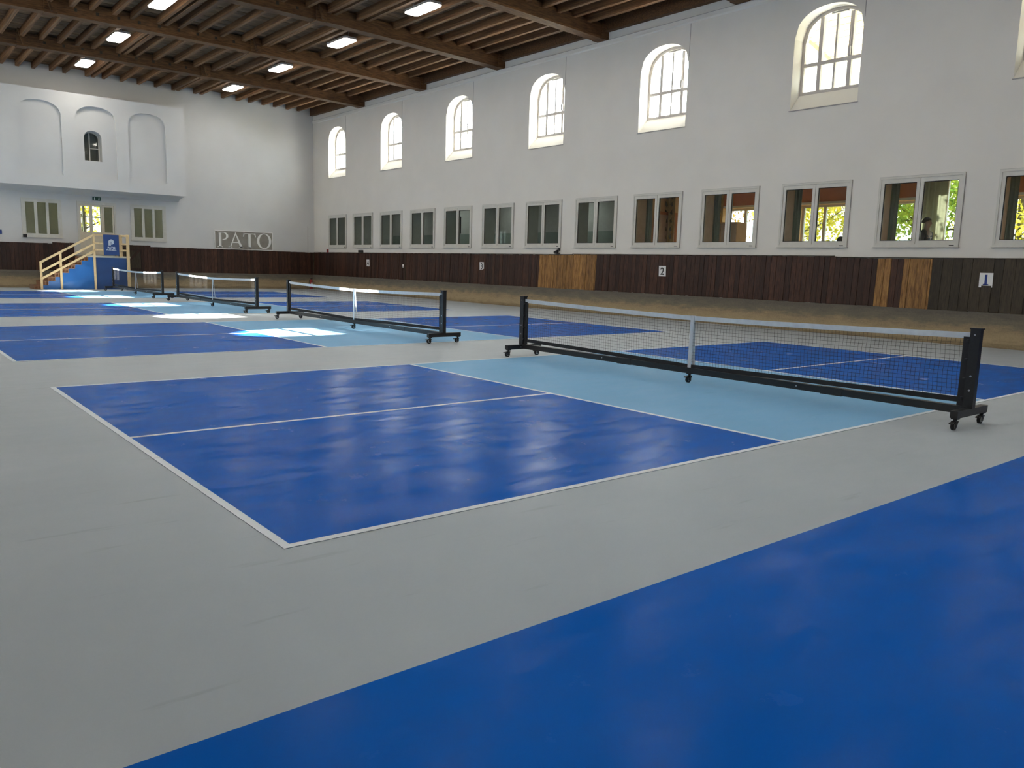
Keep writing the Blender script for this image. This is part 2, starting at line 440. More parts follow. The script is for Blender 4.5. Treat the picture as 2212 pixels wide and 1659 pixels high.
wr.add([(XR, YN-TW, ZTOP), (XR+TW, YN-TW, ZTOP), (XR+TW, YF+TW, ZTOP), (XR, YF+TW, ZTOP)], [(0,1,2,3)])
for (a, b, z, t) in arch_ops():
    c = (a + b) / 2
    reveal_arch(wr, XR, 11.04, c, AZ0, 6.0)
    reveal_arch(wr, 11.04, XR + TW, c, 6.0, 6.0)
wall_right = struct(wr.build('wall_right', M['plaster']))
# ledge moulding under the beams
cp = [(XR, 8.40), (XR - 0.035, 8.44), (XR - 0.045, 8.545), (XR - 0.02, 8.56), (XR, 8.56)]
trim_1 = struct(MB().prism([(p[0], p[1]) for p in cp], YN, YF, 'y').build('trim_1', M['plaster']))
MB().box(XR - 0.048, XR - 0.02, YN, YF, 8.544, 8.556).build('shadow_line', M['lamp_case'], trim_1)  # dark strip standing in for the shadow line along the ledge

# ------------------------------------------------------------------ windows (structure)
WN = [0]
def wname():
    WN[0] += 1; return 'window_%d' % WN[0]
def arched_window(cy, xg, sgn, parent_label=None, cable=True):
    # xg: glass plane; sgn +1: interior lies towards -x
    w = sroot(wname(), (xg, cy, 6.0))
    def L(x): return x * sgn
    fz = 6.0
    def top(s, d=0.0): return arch_top(s * AHW / (AHW - d) if AHW - d else s) - d - fz
    # outer frame
    f = MB(); d = 0.075
    hw = AHW
    po = [(-hw, 0)] + [(-hw + 2*hw*i/NA, top(-hw + 2*hw*i/NA)) for i in range(NA+1)] + [(hw, 0)]
    hi = hw - d
    pi_ = [(-hi, d)] + [(-hi + 2*hi*i/NA, top(-hi + 2*hi*i/NA, d)) for i in range(NA+1)] + [(hi, d)]
    n = len(po)
    xa, xb = sorted((L(-0.06), L(0.04)))
    for i in range(n):
        j = (i + 1) % n
        f.prism([po[i], po[j], pi_[j], pi_[i]], xa, xb, 'x')
    f.build('frame', M['frame_arch'], w)
    xa, xb = sorted((L(-0.07), L(0.05)))
    TZ = 0.73
    for s in (-0.40, 0.40):
        MB().box(xa, xb, s - 0.05, s + 0.05, d, top(abs(s) + 0.05, d) ).build('mullion', M['frame_arch'], w)
    for (a, b) in ((-hi, -0.45), (-0.35, 0.35), (0.45, hi)):
        MB().box(xa, xb, a, b, TZ - 0.045, TZ + 0.045).build('transom', M['frame_arch'], w)
    xa2, xb2 = sorted((L(-0.05), L(0.03)))
    MB().box(xa2, xb2, -0.026, 0.026, d, TZ - 0.045).build('muntin', M['frame_arch'], w)
    MB().box(xa2, xb2, -0.026, 0.026, TZ + 0.045, top(0, d)).build('muntin', M['frame_arch'], w)
    for (a, b) in ((-hi, -0.45), (-0.35, -0.026), (0.026, 0.35), (0.45, hi)):
        MB().box(-0.004, 0.004, a, b, d, TZ - 0.045).build('pane', M['glass_frost'], w)
        poly = [(a, TZ + 0.045), (b, TZ + 0.045)] + [(b + (a - b) * i / 6, top(b + (a - b) * i / 6, d)) for i in range(7)]
        MB().prism(poly, -0.004, 0.004, 'x').build('pane', M['glass_clear'], w)
    # opener rod on the near mullion with its closer arm under the arch
    o = MB().bar((L(-0.10), -0.40, 0.80), (L(-0.10), -0.40, 1.62), 0.02, 0.02, up=(1,0,0)).build('opener_rod', M['frame_arch'], w)
    MB().box(*sorted((L(-0.13), L(-0.08))), -0.43, -0.37, 0.78, 1.0).build('handle', M['frame_arch'], o)
    MB().box(*sorted((L(-0.14), L(-0.07))), -0.30, 0.12, 1.86 - 0.02, 1.86 + 0.02).build('closer_arm', M['lamp_case'], w)
    MB().box(*sorted((L(XR - 11.1 - 0.02), L(XR - 11.1 + 0.02))), -AHW - 0.02, AHW + 0.02, AZ0 - 6.0 - 0.022, AZ0 - 6.0 - 0.002).build('sill_lip', M['lamp_case'], w)
    if cable:
        MB().tube((L(XR - 11.1 - 0.004), -0.915, 1.50), (L(XR - 11.1 - 0.004), -0.915, 2.40), 0.008, n=6).build('cable', M['lamp_case'], w)
    return w
for c in ARCH_C:
    if c > YN + 1.2: arched_window(c, 11.10, 1)

def low_window(c):
    w = sroot(wname(), (XR, c, 2.14))
    hw, H = 0.95, 1.60
    f = MB()   # outer frame and the slightly raised wall casing
    for (a, b, z0, z1) in ((-hw, hw, 0, 0.06), (-hw, hw, H-0.05, H), (-hw, -hw+0.05, 0.06, H-0.05), (hw-0.05, hw, 0.06, H-0.05)):
        f.box(-0.035, 0.07, a, b, z0, z1)
    f.build('frame', M['frame_white'], w)
    for (a, b) in ((-hw+0.05, -0.005), (0.005, hw-0.05)):
        s = MB(); t = 0.075
        for (p, q, z0, z1) in ((a, b, 0.06, 0.06+0.075), (a, b, H-0.05-t-0.02, H-0.05), (a, a+t, 0.135, H-0.05-t-0.02), (b-t, b, 0.135, H-0.05-t-0.02)):
            s.box(-0.02, 0.055, p, q, z0, z1)
        so = s.build('sash', M['frame_white'], w)
        MB().box(0.012, 0.020, a+t, b-t, 0.135, H-0.07-t).build('pane', M['glass_hall'], so)
        g = MB()
        for (p, q, z0, z1) in ((a+t, b-t, 0.135, 0.147), (a+t, b-t, H-0.07-t-0.016, H-0.07-t), (a+t, a+t+0.014, 0.147, H-0.161), (b-t-0.014, b-t, 0.147, H-0.161)):
            g.box(-0.004, 0.010, p, q, z0, z1)
        g.build('gasket', M['rubber'], so)
    MB().box(-0.055, 0.0, -hw-0.02, hw+0.02, -0.018, 0.0).build('sill', M['frame_white'], w)
    rv = MB()
    for q in ([(0,-hw,0),(0,hw,0),(TW,hw,0),(TW,-hw,0)], [(0,-hw,H),(TW,-hw,H),(TW,hw,H),(0,hw,H)], [(0,-hw,0),(TW,-hw,0),(TW,-hw,H),(0,-hw,H)], [(0,hw,0),(0,hw,H),(TW,hw,H),(TW,hw,0)]):
        rv.add(q, [(0,1,2,3)])
    rv.build('reveal', M['reveal_grey' if c > 14 else 'reveal_brown'], w)
    e = MB()  # shade in the gap between frame and wall, drawn as dark strips
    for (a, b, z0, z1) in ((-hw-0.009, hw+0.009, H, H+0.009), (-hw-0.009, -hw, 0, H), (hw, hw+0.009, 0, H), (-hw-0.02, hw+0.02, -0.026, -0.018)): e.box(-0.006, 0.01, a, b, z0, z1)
    e.build('shadow_gap', M['lamp_case'], w)
    MB().box(-0.045, -0.035, -hw+0.09, -hw+0.19, 0.018, 0.036).build('latch', M['black_metal'], w)
    return w
for c in LOW_C:
    if c > YN + 1.2: low_window(c)

# ------------------------------------------------------------------ wainscot planks
def wplank(y0, y1, zt, zb, mat, parent, wall='right'):
    t = random.uniform(0.0, 0.012)
    g = 0.0038
    if wall == 'right':
        xo, xb = XR - 0.03 - t, XR - 0.075 - t
        return MB().hexa([(xb, y0+g, zb), (XR-0.005, y0+g, zb), (XR-0.005, y1-g, zb), (xb, y1-g, zb)],
                         [(xo, y0+g, zt), (XR-0.001, y0+g, zt), (XR-0.001, y1-g, zt), (xo, y1-g, zt)]).build('plank', mat, parent)
    yo, yb = YF - 0.03 - t, YF - 0.075 - t
    return MB().hexa([(y0+g, yb, zb), (y1-g, yb, zb), (y1-g, YF-0.005, zb), (y0+g, YF-0.005, zb)],
                     [(y0+g, yo, zt), (y1-g, yo, zt), (y1-g, YF-0.001, zt), (y0+g, YF-0.001, zt)]).build('plank', mat, parent)
def cap_z(y):
    if y > 16.2: return 1.885
    if y > 6.8: return 1.90
    return 1.875 + 0.012 * math.sin(y * 0.9)
y = YF - 0.08
PINE = [(15.05, 17.87), (5.36, 5.69), (4.43, 5.04)]
while y > 0.6:
    w_ = random.uniform(0.135, 0.175) if y > 4.43 else random.uniform(0.19, 0.23)
    y0 = y - w_
    for (a, b) in PINE:       # joints fall on the ends of the renewed stretches
        if y0 < b - 0.001 < y - 0.04 and y > b + 0.02: y0 = b
        if y0 < a - 0.001 < y - 0.04 and y <= b + 0.01: y0 = a
    mid = (y + y0) / 2
    mat = M['plank_dark']
    if mid < 4.43: mat = M['plank_olive']
    for (a, b) in PINE:
        if a < mid < b: mat = M['plank_pine']
    wplank(y0, y, cap_z(mid) + random.uniform(-0.006, 0.006), 0.735 + random.uniform(-0.012, 0.006), mat, wall_right)
    y = y0
YW_END = y
MB().box(XR - 0.075, XR - 0.001, YN, YW_END, 0.73, 1.88).build('wainscot_panel', M['plank_olive'], wall_right)
# pale batten seams on the far half of the wainscot
for yy in (26.75, 22.0):
    MB().hexa([(XR-0.10, yy-0.03, 0.735), (XR-0.01, yy-0.03, 0.735), (XR-0.01, yy+0.03, 0.735), (XR-0.10, yy+0.03, 0.735)],
              [(XR-0.055, yy-0.03, 1.89), (XR-0.01, yy-0.03, 1.89), (XR-0.01, yy+0.03, 1.89), (XR-0.055, yy+0.03, 1.89)]).build('batten', M['plank_olive'], wall_right)
for (a, b) in ((YW_END, 6.8), (6.8, 16.2), (16.2, YF - 0.08)):
    zc = cap_z((a + b) / 2) + 0.008
    MB().box(XR - 0.045, XR, a + 0.003, b - 0.003, zc, zc + 0.014).build('cap_strip', M['plank_olive'], wall_right)
MB().box(XR - 0.10, XR - 0.001, YF - 0.10, YF - 0.001, 0.73, 1.89).build('corner_post', M['plank_olive'], wall_right)
# sloping stained plinth along the walls
def plinth(name, wall, a, b):
    n = max(2, int((b - a) / 0.35)); mb = MB()
    prof = [(0.20, 0.0), (0.215, 0.10), (0.19, 0.30), (0.165, 0.52), (0.135, 0.66), (0.10, 0.735), (0.0, 0.735)]
    rows = []
    for i in range(n + 1):
        s = a + (b - a) * i / n
        row = []
        for k, (d, z) in enumerate(prof):
            jd = random.uniform(-0.012, 0.012) if 0 < k < 5 else 0
            jz = random.uniform(-0.006, 0.006) if k == 4 else 0
            dd = d + jd + 0.03
            row.append((XR - dd, s, z + jz) if wall == 'right' else (s, YF - dd, z + jz))
        rows.append(row)
    m_ = len(prof)
    v = [p for r in rows for p in r]; f = []
    for i in range(n):
        for k in range(m_ - 1):
            q = (i*m_+k, i*m_+k+1, (i+1)*m_+k+1, (i+1)*m_+k)
            f.append(q if wall == 'right' else q[::-1])
    mb.add(v, f)
    return struct(mb.build(name, M['plinth']))
plinth('baseboard_right', 'right', YN, YF)
plinth('baseboard_far', 'far', XL, XR - 0.05)

# ------------------------------------------------------------------ far wall, oriel block, door
FT = 0.45
fw_ops = [(-2.57, -1.07, 2.14, 3.75), (-0.47, 1.09, 1.42, 3.75), (1.70, 3.23, 2.16, 3.75), (-0.26, 0.42, 5.40, (lambda s: 6.38 + 0.27 * math.sqrt(max(0, 1 - ((s - 0.08) / 0.34) ** 2))))]
fwm = MB()
wall_face(fwm, lambda s, z: (s, YF, z), XL - TW, XR + 0.01, 0, ZTOP, fw_ops[:3], False)
wall_face(fwm, lambda s, z: (s, YF + FT, z), XL - TW, XR + 0.01, 0, ZTOP, fw_ops, True)
for (a, b, z0, z1) in fw_ops[:3]:
    for q in ([(a,YF,z0),(b,YF,z0),(b,YF+FT,z0),(a,YF+FT,z0)], [(a,YF,z1),(a,YF+FT,z1),(b,YF+FT,z1),(b,YF,z1)],
              [(a,YF,z0),(a,YF+FT,z0),(a,YF+FT,z1),(a,YF,z1)], [(b,YF,z0),(b,YF,z1),(b,YF+FT,z1),(b,YF+FT,z0)]):
        fwm.add(q, [(0,1,2,3)])
# the projecting bay with three blind arched niches
BY = 34.75; BX0, BX1, BZ0, BZ1 = -3.50, 3.83, 4.20, 8.07; ND = 0.10
NICHES = [(-2.68, -1.12), (-0.60, 0.98), (1.46, 3.02)]
def niche_top(c): return lambda s, c=c: 7.05 + 0.58 * (1 - min(1, abs(s - c) / 0.79) ** 2.3) ** (1 / 2.3)
n_ops = [(a, b, 4.70, niche_top((a + b) / 2)) for (a, b) in NICHES]
wall_face(fwm, lambda s, z: (s, BY, z), BX0, BX1, BZ0, BZ1, n_ops, False)
for k, (a, b, z0, t) in enumerate(n_ops):
    c = (a + b) / 2; yb = BY + (0.16 if k == 1 else ND)
    fs = [fw_ops[3]] if k == 1 else []
    # niche back
    cuts = sorted({round(a + (b-a)*i/NA, 5) for i in range(NA+1)} | ({round(-0.26 + 0.68*i/NA, 5) for i in range(NA+1)} if fs else set()))
    for i in range(len(cuts) - 1):
        p, q = cuts[i], cuts[i+1]; mid = (p + q) / 2
        lo = (z0, z0); segs = []
        for (oa, ob, za, tt) in fs:
            if oa < mid < ob: segs.append((lo, (za, za))); lo = (tt(p), tt(q))
        segs.append((lo, (t(p), t(q))))
        for (l, h) in segs: fwm.add([(p, yb, l[0]), (q, yb, l[1]), (q, yb, h[1]), (p, yb, h[0])], [(0,1,2,3)])
    pts = [(a, z0)] + [(a + (b-a)*i/NA, t(a + (b-a)*i/NA)) for i in range(NA+1)] + [(b, z0)]
    for i in range(len(pts)):
        j = (i + 1) % len(pts)
        fwm.add([(pts[i][0], BY, pts[i][1]), (pts[j][0], BY, pts[j][1]), (pts[j][0], yb, pts[j][1]), (pts[i][0], yb, pts[i][1])], [(0,1,2,3)])
    if k == 1:   # deep reveal of the little window, through to the room behind
        (oa, ob, za, tt) = fw_ops[3]
        pts = [(oa, za)] + [(oa + 0.68*i/NA, tt(oa + 0.68*i/NA)) for i in range(NA+1)] + [(ob, za)]
        for i in range(len(pts)):
            j = (i + 1) % len(pts)
            fwm.add([(pts[i][0], yb, pts[i][1]), (pts[j][0], yb, pts[j][1]), (pts[j][0], YF + FT, pts[j][1]), (pts[i][0], YF + FT, pts[i][1])], [(0,1,2,3)])
for x in (BX0, BX1): fwm.add([(x, BY, BZ0), (x, BY, BZ1), (x, YF, BZ1), (x, YF, BZ0)], [(0,1,2,3)])
fwm.add([(BX0, BY, BZ1), (BX1, BY, BZ1), (BX1, YF, BZ1), (BX0, YF, BZ1)], [(0,1,2,3)])
cove = [(BY, 4.20), (BY + 0.25, 4.19), (BY + 0.6, 4.16), (BY + 0.95, 4.10), (YF, 4.0)]
for i in range(4):
    (ya, za), (yb, zb) = cove[i], cove[i+1]
    fwm.add([(BX0, ya, za), (BX1, ya, za), (BX1, yb, zb), (BX0, yb, zb)], [(0,3,2,1)])
for x in (BX0, BX1):
    fwm.add([(x, YF, 4.20)] + [(x, a, b) for a, b in cove], [tuple(range(6))])
wall_far = struct(fwm.build('wall_far', M['plaster_far']))
# planks of the far wall
x = -6.0
MB().box(XL, x, YF - 0.07, YF - 0.001, 0.73, 1.88).build('wainscot_panel', M['plank_olive'], wall_far)
while x < XR - 0.1:
    w_ = random.uniform(0.14, 0.18); x1 = min(x + w_, XR - 0.06)
    if x1 > -0.5 and x < 1.12:      # behind the stair landing the boarding stops under the door
        zt = 1.38
    else:
        zt = 1.885 + (0.05 if -1.55 < x < 2.42 else 0.0)
    wplank(x, x1, zt + random.uniform(-0.006, 0.006), 0.735, M['plank_dark'], wall_far, 'far')
    x = x1
# boarded stable gate right of the stairs
g = sroot('door_2', (1.62, YF - 0.10, 0.12))
for i in range(4): MB().box(-0.42 + 0.21*i + 0.004, -0.42 + 0.21*(i+1) - 0.004, -0.03, 0.01, 0.6, 1.72).build('board', M['plank_olive'], g)
MB().bar((-0.38, -0.045, 0.78), (0.38, -0.045, 1.60), 0.03, 0.09, up=(0,0,1)).build('brace', M['plank_dark'], g)
for z in (0.72, 1.62): MB().box(-0.42, 0.42, -0.06, -0.03, z - 0.05, z + 0.05).build('ledger', M['plank_dark'], g)

def triple_window(x0, x1, z0, z1):
    w = sroot(wname(), ((x0 + x1) / 2, YF, z0)); hw = (x1 - x0) / 2; H = z1 - z0
    f = MB()
    for (a, b, p, q) in ((-hw, hw, 0, 0.09), (-hw, hw, H-0.11, H), (-hw, -hw+0.10, 0.09, H-0.11), (hw-0.10, hw, 0.09, H-0.11)): f.box(a, b, -0.03, 0.06, p, q)
    f.build('frame', M['frame_white'], w)
    wd = (2*hw - 0.20) / 3
    for i in range(3):
        a = -hw + 0.10 + wd * i; b = a + wd; s = MB(); t = 0.05
        for (p, q, r0, r1) in ((a, b, 0.09, 0.14), (a, b, H-0.16, H-0.11), (a, a+t, 0.14, H-0.16), (b-t, b, 0.14, H-0.16)): s.box(p, q, -0.02, 0.04, r0, r1)
        so = s.build('sash', M['frame_white'], w)
        MB().box(a+t, b-t, 0.0, 0.008, 0.14, H-0.16).build('pane', M['glass_hall'], so)
    MB().box(-hw-0.03, hw+0.03, -0.07, 0.0, -0.03, 0.0).build('sill', M['frame_white'], w)
    return w
triple_window(-2.57, -1.07, 2.14, 3.75)
triple_window(1.70, 3.23, 2.16, 3.75)
# double door with glazed upper halves
dr = sroot('door_1', (0.31, YF, 1.42)); dh = 2.33; dw = 0.78
f = MB()
for (a, b, p, q) in ((-dw, -dw+0.08, 0, dh), (dw-0.08, dw, 0, dh), (-dw+0.08, dw-0.08, dh-0.12, dh)): f.box(a, b, -0.03, 0.12, p, q)
f.build('frame', M['frame_white'], dr)
for i in range(3):
    wd = (2*dw - 0.16) / 3; a = -dw + 0.08 + wd*i + 0.004; b = a + wd - 0.008
    l = MB()
    for (p, q, r0, r1) in ((a, b, 0.02, 0.10), (a, b, 0.88, 1.02), (a, b, dh-0.20, dh-0.125), (a, a+0.06, 0.10, 0.88), (b-0.06, b, 0.10, 0.88), (a, a+0.06, 1.02, dh-0.20), (b-0.06, b, 1.02, dh-0.20)): l.box(p, q, -0.005, 0.05, r0, r1)
    lo = l.build('leaf', M['door_beige'], dr)
    MB().box(a+0.06, b-0.06, 0.012, 0.03, 0.10, 0.88).build('panel', M['door_beige'], lo)
    MB().box(a+0.06, b-0.06, 0.016, 0.024, 1.02, dh-0.20).build('pane', M['glass_hall'], lo)
MB().tube((-0.03, -0.06, 0.95), (0.10, -0.06, 0.95), 0.012).build('handle', M['steel'], dr)
# little arched window of the middle niche
sw = sroot(wname(), (0.08, BY + 0.60, 5.40))
def swt(s, d=0.0): return 0.98 + (0.27 - d * 0.5) * math.sqrt(max(0, 1 - (s / (0.34 - d)) ** 2)) - d * 0.3
f = MB(); po = [(-0.34, 0)] + [(-0.34 + 0.68*i/14, swt(-0.34 + 0.68*i/14)) for i in range(15)] + [(0.34, 0)]
pi_ = [(-0.29, 0.05)] + [(-0.29 + 0.58*i/14, swt(-0.29 + 0.58*i/14, 0.05)) for i in range(15)] + [(0.29, 0.05)]
for i in range(len(po)):
    j = (i+1) % len(po); f.prism([po[i], po[j], pi_[j], pi_[i]], -0.03, 0.03, 'y')
f.build('frame', M['frame_white'], sw)
MB().box(-0.075, -0.035, -0.03, 0.03, 0.05, 1.18).build('mullion', M['frame_white'], sw)
MB().box(-0.035, 0.29, -0.02, 0.02, 0.55, 0.575).build('muntin', M['frame_white'], sw)
for (a, b) in ((-0.29, -0.075), (-0.035, 0.29)):
    poly = [(a, 0.05), (b, 0.05)] + [(b + (a-b)*i/6, swt(b + (a-b)*i/6, 0.05)) for i in range(7)]
    MB().prism(poly, -0.004, 0.004, 'y').build('pane', M['glass_hall'], sw)

# ------------------------------------------------------------------ left wall and near wall (behind the camera)
wl = MB()
l_ops = arch_ops()
wall_face(wl, lambda s, z: (XL, s, z), YN - TW, YF + TW, 0, ZTOP, l_ops, False)
wall_face(wl, lambda s, z: (XL - TW, s, z), YN - TW, YF + TW, 0, ZTOP, [(a, b, 6.0, t) for (a, b, z, t) in l_ops], True)
for (a, b, z, t) in l_ops:
    reveal_arch(wl, XL, XL - 0.39, (a + b) / 2, AZ0, 6.0); reveal_arch(wl, XL - 0.39, XL - TW, (a + b) / 2, 6.0, 6.0)
wall_left = struct(wl.build('wall_left', M['plaster']))
MB().box(XL, XL + 0.06, YN, YF, 0.73, 1.88).build('wainscot_panel', M['plank_olive'], wall_left)
MB().prism([(XL, 0), (XL + 0.22, 0), (XL + 0.12, 0.73), (XL, 0.73)], YN, YF, 'y').build('plinth', M['plinth'], wall_left)
wall_near = struct(MB().box(XL - TW, XR + TW, YN - TW, YN, 0, ZTOP).build('wall_near', M['plaster']))
for c in ARCH_C:
    if c > YN + 1.2: arched_window(c, XL - 0.45, -1, cable=False)

# ------------------------------------------------------------------ timber ceiling
XC = 0.17
def camber(x): return 1 - ((x - XC) / 10.48) ** 2
def jz(x): return 8.92 + 0.11 * camber(x)      # underside of joists
def bz(x): return 8.55 + 0.20 * camber(x)      # underside of main beams
cm = MB()
NX = 24; xs_ = [XL - 0.3 + (XR - XL + 0.6) * i / NX for i in range(NX + 1)]
for i in range(NX):
    a, b = xs_[i], xs_[i+1]; za, zb = jz(a) + 0.30, jz(b) + 0.30
    cm.add([(a, YN, za), (b, YN, zb), (b, YF + 0.2, zb), (a, YF + 0.2, za), (a, YN, za + 0.12), (b, YN, zb + 0.12), (b, YF + 0.2, zb + 0.12), (a, YF + 0.2, za + 0.12)],
           [(0,3,2,1), (4,5,6,7)])
ceiling = struct(cm.build('ceiling', M['board_wood']))
# decking boards (run across the joists)
bd = MB()
for i in range(NX):
    a, b = xs_[i], xs_[i+1]; za, zb = jz(a) + 0.24, jz(b) + 0.24
    bd.add([(a, -0.115, za), (b, -0.115, zb), (b, 0.115, zb), (a, 0.115, za), (a, -0.115, za + 0.06), (b, -0.115, zb + 0.06), (b, 0.115, zb + 0.06), (a, 0.115, za + 0.06)],
           [(0,3,2,1), (0,1,5,4), (2,3,7,6)])
bme = bd.mesh('board'); bme.materials.append(M['board_wood'])
yy = YF + 0.1
while yy > 4.0:
    obj('board', bme, None, ceiling, (0, yy, random.uniform(-0.012, 0.0))); yy -= 0.245
BEAM_Y = [30.72 - 5.18 * i for i in range(9)]
JX = [-2.43, -1.84, -1.22, -0.68, 0.18, 0.38, 0.82, 1.51, 2.22, 3.0, 3.72, 3.92, 4.68, 5.02, 6.02, 6.67, 7.3, 7.95, 8.59, 9.25, 9.84]
JX[13] = 4.98
JX += [-3.0 - 0.655 * i for i in range(11)]
jme = MB().box(-0.062, 0.062, -0.5, 0.5, 0.0, 0.25).mesh('joist'); jme.materials.append(M['joist_wood'])
edges = [YF + 0.1] + BEAM_Y[:5]
for k in range(5):
    ya, yb = edges[k], edges[k+1]
    for jx in JX:
        o = obj('joist', jme, None, ceiling, (jx + random.uniform(-0.03, 0.03), (ya + yb) / 2, jz(jx) + random.uniform(-0.012, 0.012)))
        o.scale = (random.uniform(0.9, 1.12), abs(ya - yb), 1); o.rotation_euler[2] = random.uniform(-0.003, 0.003)
for jx in JX:
    o = obj('joist', jme, None, ceiling, (jx, (BEAM_Y[4] + YN) / 2, jz(jx))); o.scale[1] = BEAM_Y[4] - YN
# main beams
bm_ = MB(); pl_ = MB()
bx_ = [XL - 0.05 + (XR - XL + 0.1) * i / 16 for i in range(17)]
for i in range(16):
    a, b = bx_[i], bx_[i+1]
    for (mb, hw, d0, d1) in ((bm_, 0.15, 0.055, 0.46), (pl_, 0.19, 0.0, 0.055)):
        mb.hexa([(a, -hw, bz(a)+d0), (b, -hw, bz(b)+d0), (b, hw, bz(b)+d0), (a, hw, bz(a)+d0)], [(a, -hw, bz(a)+d1), (b, -hw, bz(b)+d1), (b, hw, bz(b)+d1), (a, hw, bz(a)+d1)])
bme = bm_.mesh('main_beam'); bme.materials.append(M['beam_wood'])
pme = pl_.mesh('bottom_plate'); pme.materials.append(M['beam_wood'])
hme = MB().box(-0.17, 0.17, -0.23, 0.23, -0.03, 0.52).mesh('hanger_block'); hme.materials.append(M['beam_wood'])
sme = MB().bar((0.02, -0.26, 0.02), (-0.16, -0.26, 0.62), 0.05, 0.15, up=(0,1,0)).mesh('hanger_strap'); sme.materials.append(M['beam_wood'])
kme = MB().box(-0.045, 0.045, -0.156, 0.156, 0.0, 0.09).mesh('wedge'); kme.materials.append(M['plank_olive'])
eme = MB().box(-0.30, 0.0, -0.22, 0.22, 0.0, 0.46).mesh('end_block'); eme.materials.append(M['beam_wood'])
for k, by in enumerate(BEAM_Y):
    B = obj('main_beam', bme, None, ceiling, (0, by, 0))
    obj('bottom_plate', pme, None, B)
    for hx in (3.42, -3.0):
        obj('hanger_block', hme, None, B, (hx, 0, bz(hx)))
        obj('hanger_strap', sme, None, B, (hx, 0, bz(hx)))
    for i in range(9):
        wx = -2.3 + 0.62 * i
        obj('wedge', kme, None, B, (wx, 0, bz(wx) + 0.17))
    for ex in (XR, XL + 0.30): obj('end_block', eme, None, B, (ex, 0, 8.555))
for (a, b) in ((XR - 0.18, XR), (XL, XL + 0.18)):
    MB().box(a, b, YN, YF, 8.79, 9.22).build('wall_plate', M['beam_wood'], ceiling)

# ------------------------------------------------------------------ ceiling lamps
def lamp_proto():
    t = thing('ceiling_lamp', 'x', 'lamp')
    # shallow tray with chamfered ends and glowing diffuser
    hw, hl = 0.24, 0.70
    oct_ = [(-hw+0.06, -hl), (hw-0.06, -hl), (hw, -hl+0.10), (hw, hl-0.10), (hw-0.06, hl), (-hw+0.06, hl), (-hw, hl-0.10), (-hw, -hl+0.10)]
    MB().prism([(p[0]*1.05, p[1]*1.03) for p in oct_], 0.02, 0.09, 'z').build('housing', M['lamp_case'], t)
    MB().prism(oct_, 0.0, 0.02, 'z').build('diffuser', M['lamp_glow'], t)
    for s in (-0.5, 0.5): MB().tube((0, s, 0.09), (0, s, 0.32), 0.012, n=6).build('hanger', M['lamp_case'], t)
    return t
proto = lamp_proto()
ROWN = {5.47: 'right row', -0.47: 'middle row', -6.40: 'left row'}
ORD = ['first', 'second', 'third', 'fourth', 'fifth', 'sixth', 'seventh', 'eighth', 'ninth']
first = True
for lx in (5.47, -0.47, -6.40):
    for k in range(9):
        ly = 33.1 - 5.15 * k
        if ly < -4.0: continue
        o = proto if first else copy_tree(proto); first = False
        o.location = (lx, ly, jz(lx) - 0.06)
        o['label'] = 'white glowing ceiling lamp in the %s, %s from the end wall with the oriel' % (ROWN[lx], ORD[k])
        o['group'] = 'glowing lamps under the timber ceiling'

# ------------------------------------------------------------------ pickleball nets
def caster(parent, x, y, top):
    c = MB()
    c.box(x - 0.03, x + 0.03, y - 0.03, y + 0.03, top - 0.012, top)
    c.tube((x, y, top - 0.03), (x, y, top - 0.01), 0.018, n=10)
    dx = -0.022
    for s in (-1, 1):
        c.prism([(x - 0.028, top - 0.03), (x + 0.022, top - 0.03), (x + dx + 0.014, 0.028), (x + dx - 0.014, 0.028)], y + s*0.022 - 0.003, y + s*0.022 + 0.003, 'y')
    c.box(x - 0.028, x + 0.022, y - 0.025, y + 0.025, top - 0.036, top - 0.03)
    co = c.build('caster', M['black_metal'], parent)
    wy = MB(); cx, cz, r = x + dx, 0.043, 0.043
    n = 20
    for (ri, ro) in ((0.027, r),):
        wy.ring(cx, cz, ro, ri, y - 0.014, y + 0.014, 'y', n=n)
    wy.build('tyre', M['rubber'], co)
    MB().tube((cx, y - 0.013, cz), (cx, y + 0.013, cz), 0.026, n=16).build('hub', M['steel'], co)
    b = MB().prism([(x - 0.10, top - 0.052), (x - 0.03, top - 0.046), (x - 0.02, top - 0.03), (x - 0.09, top - 0.04)], y - 0.018, y + 0.018, 'y')
    b.build('brake_pedal', M['black_metal'], co)
NH = 3.38    # half distance between posts
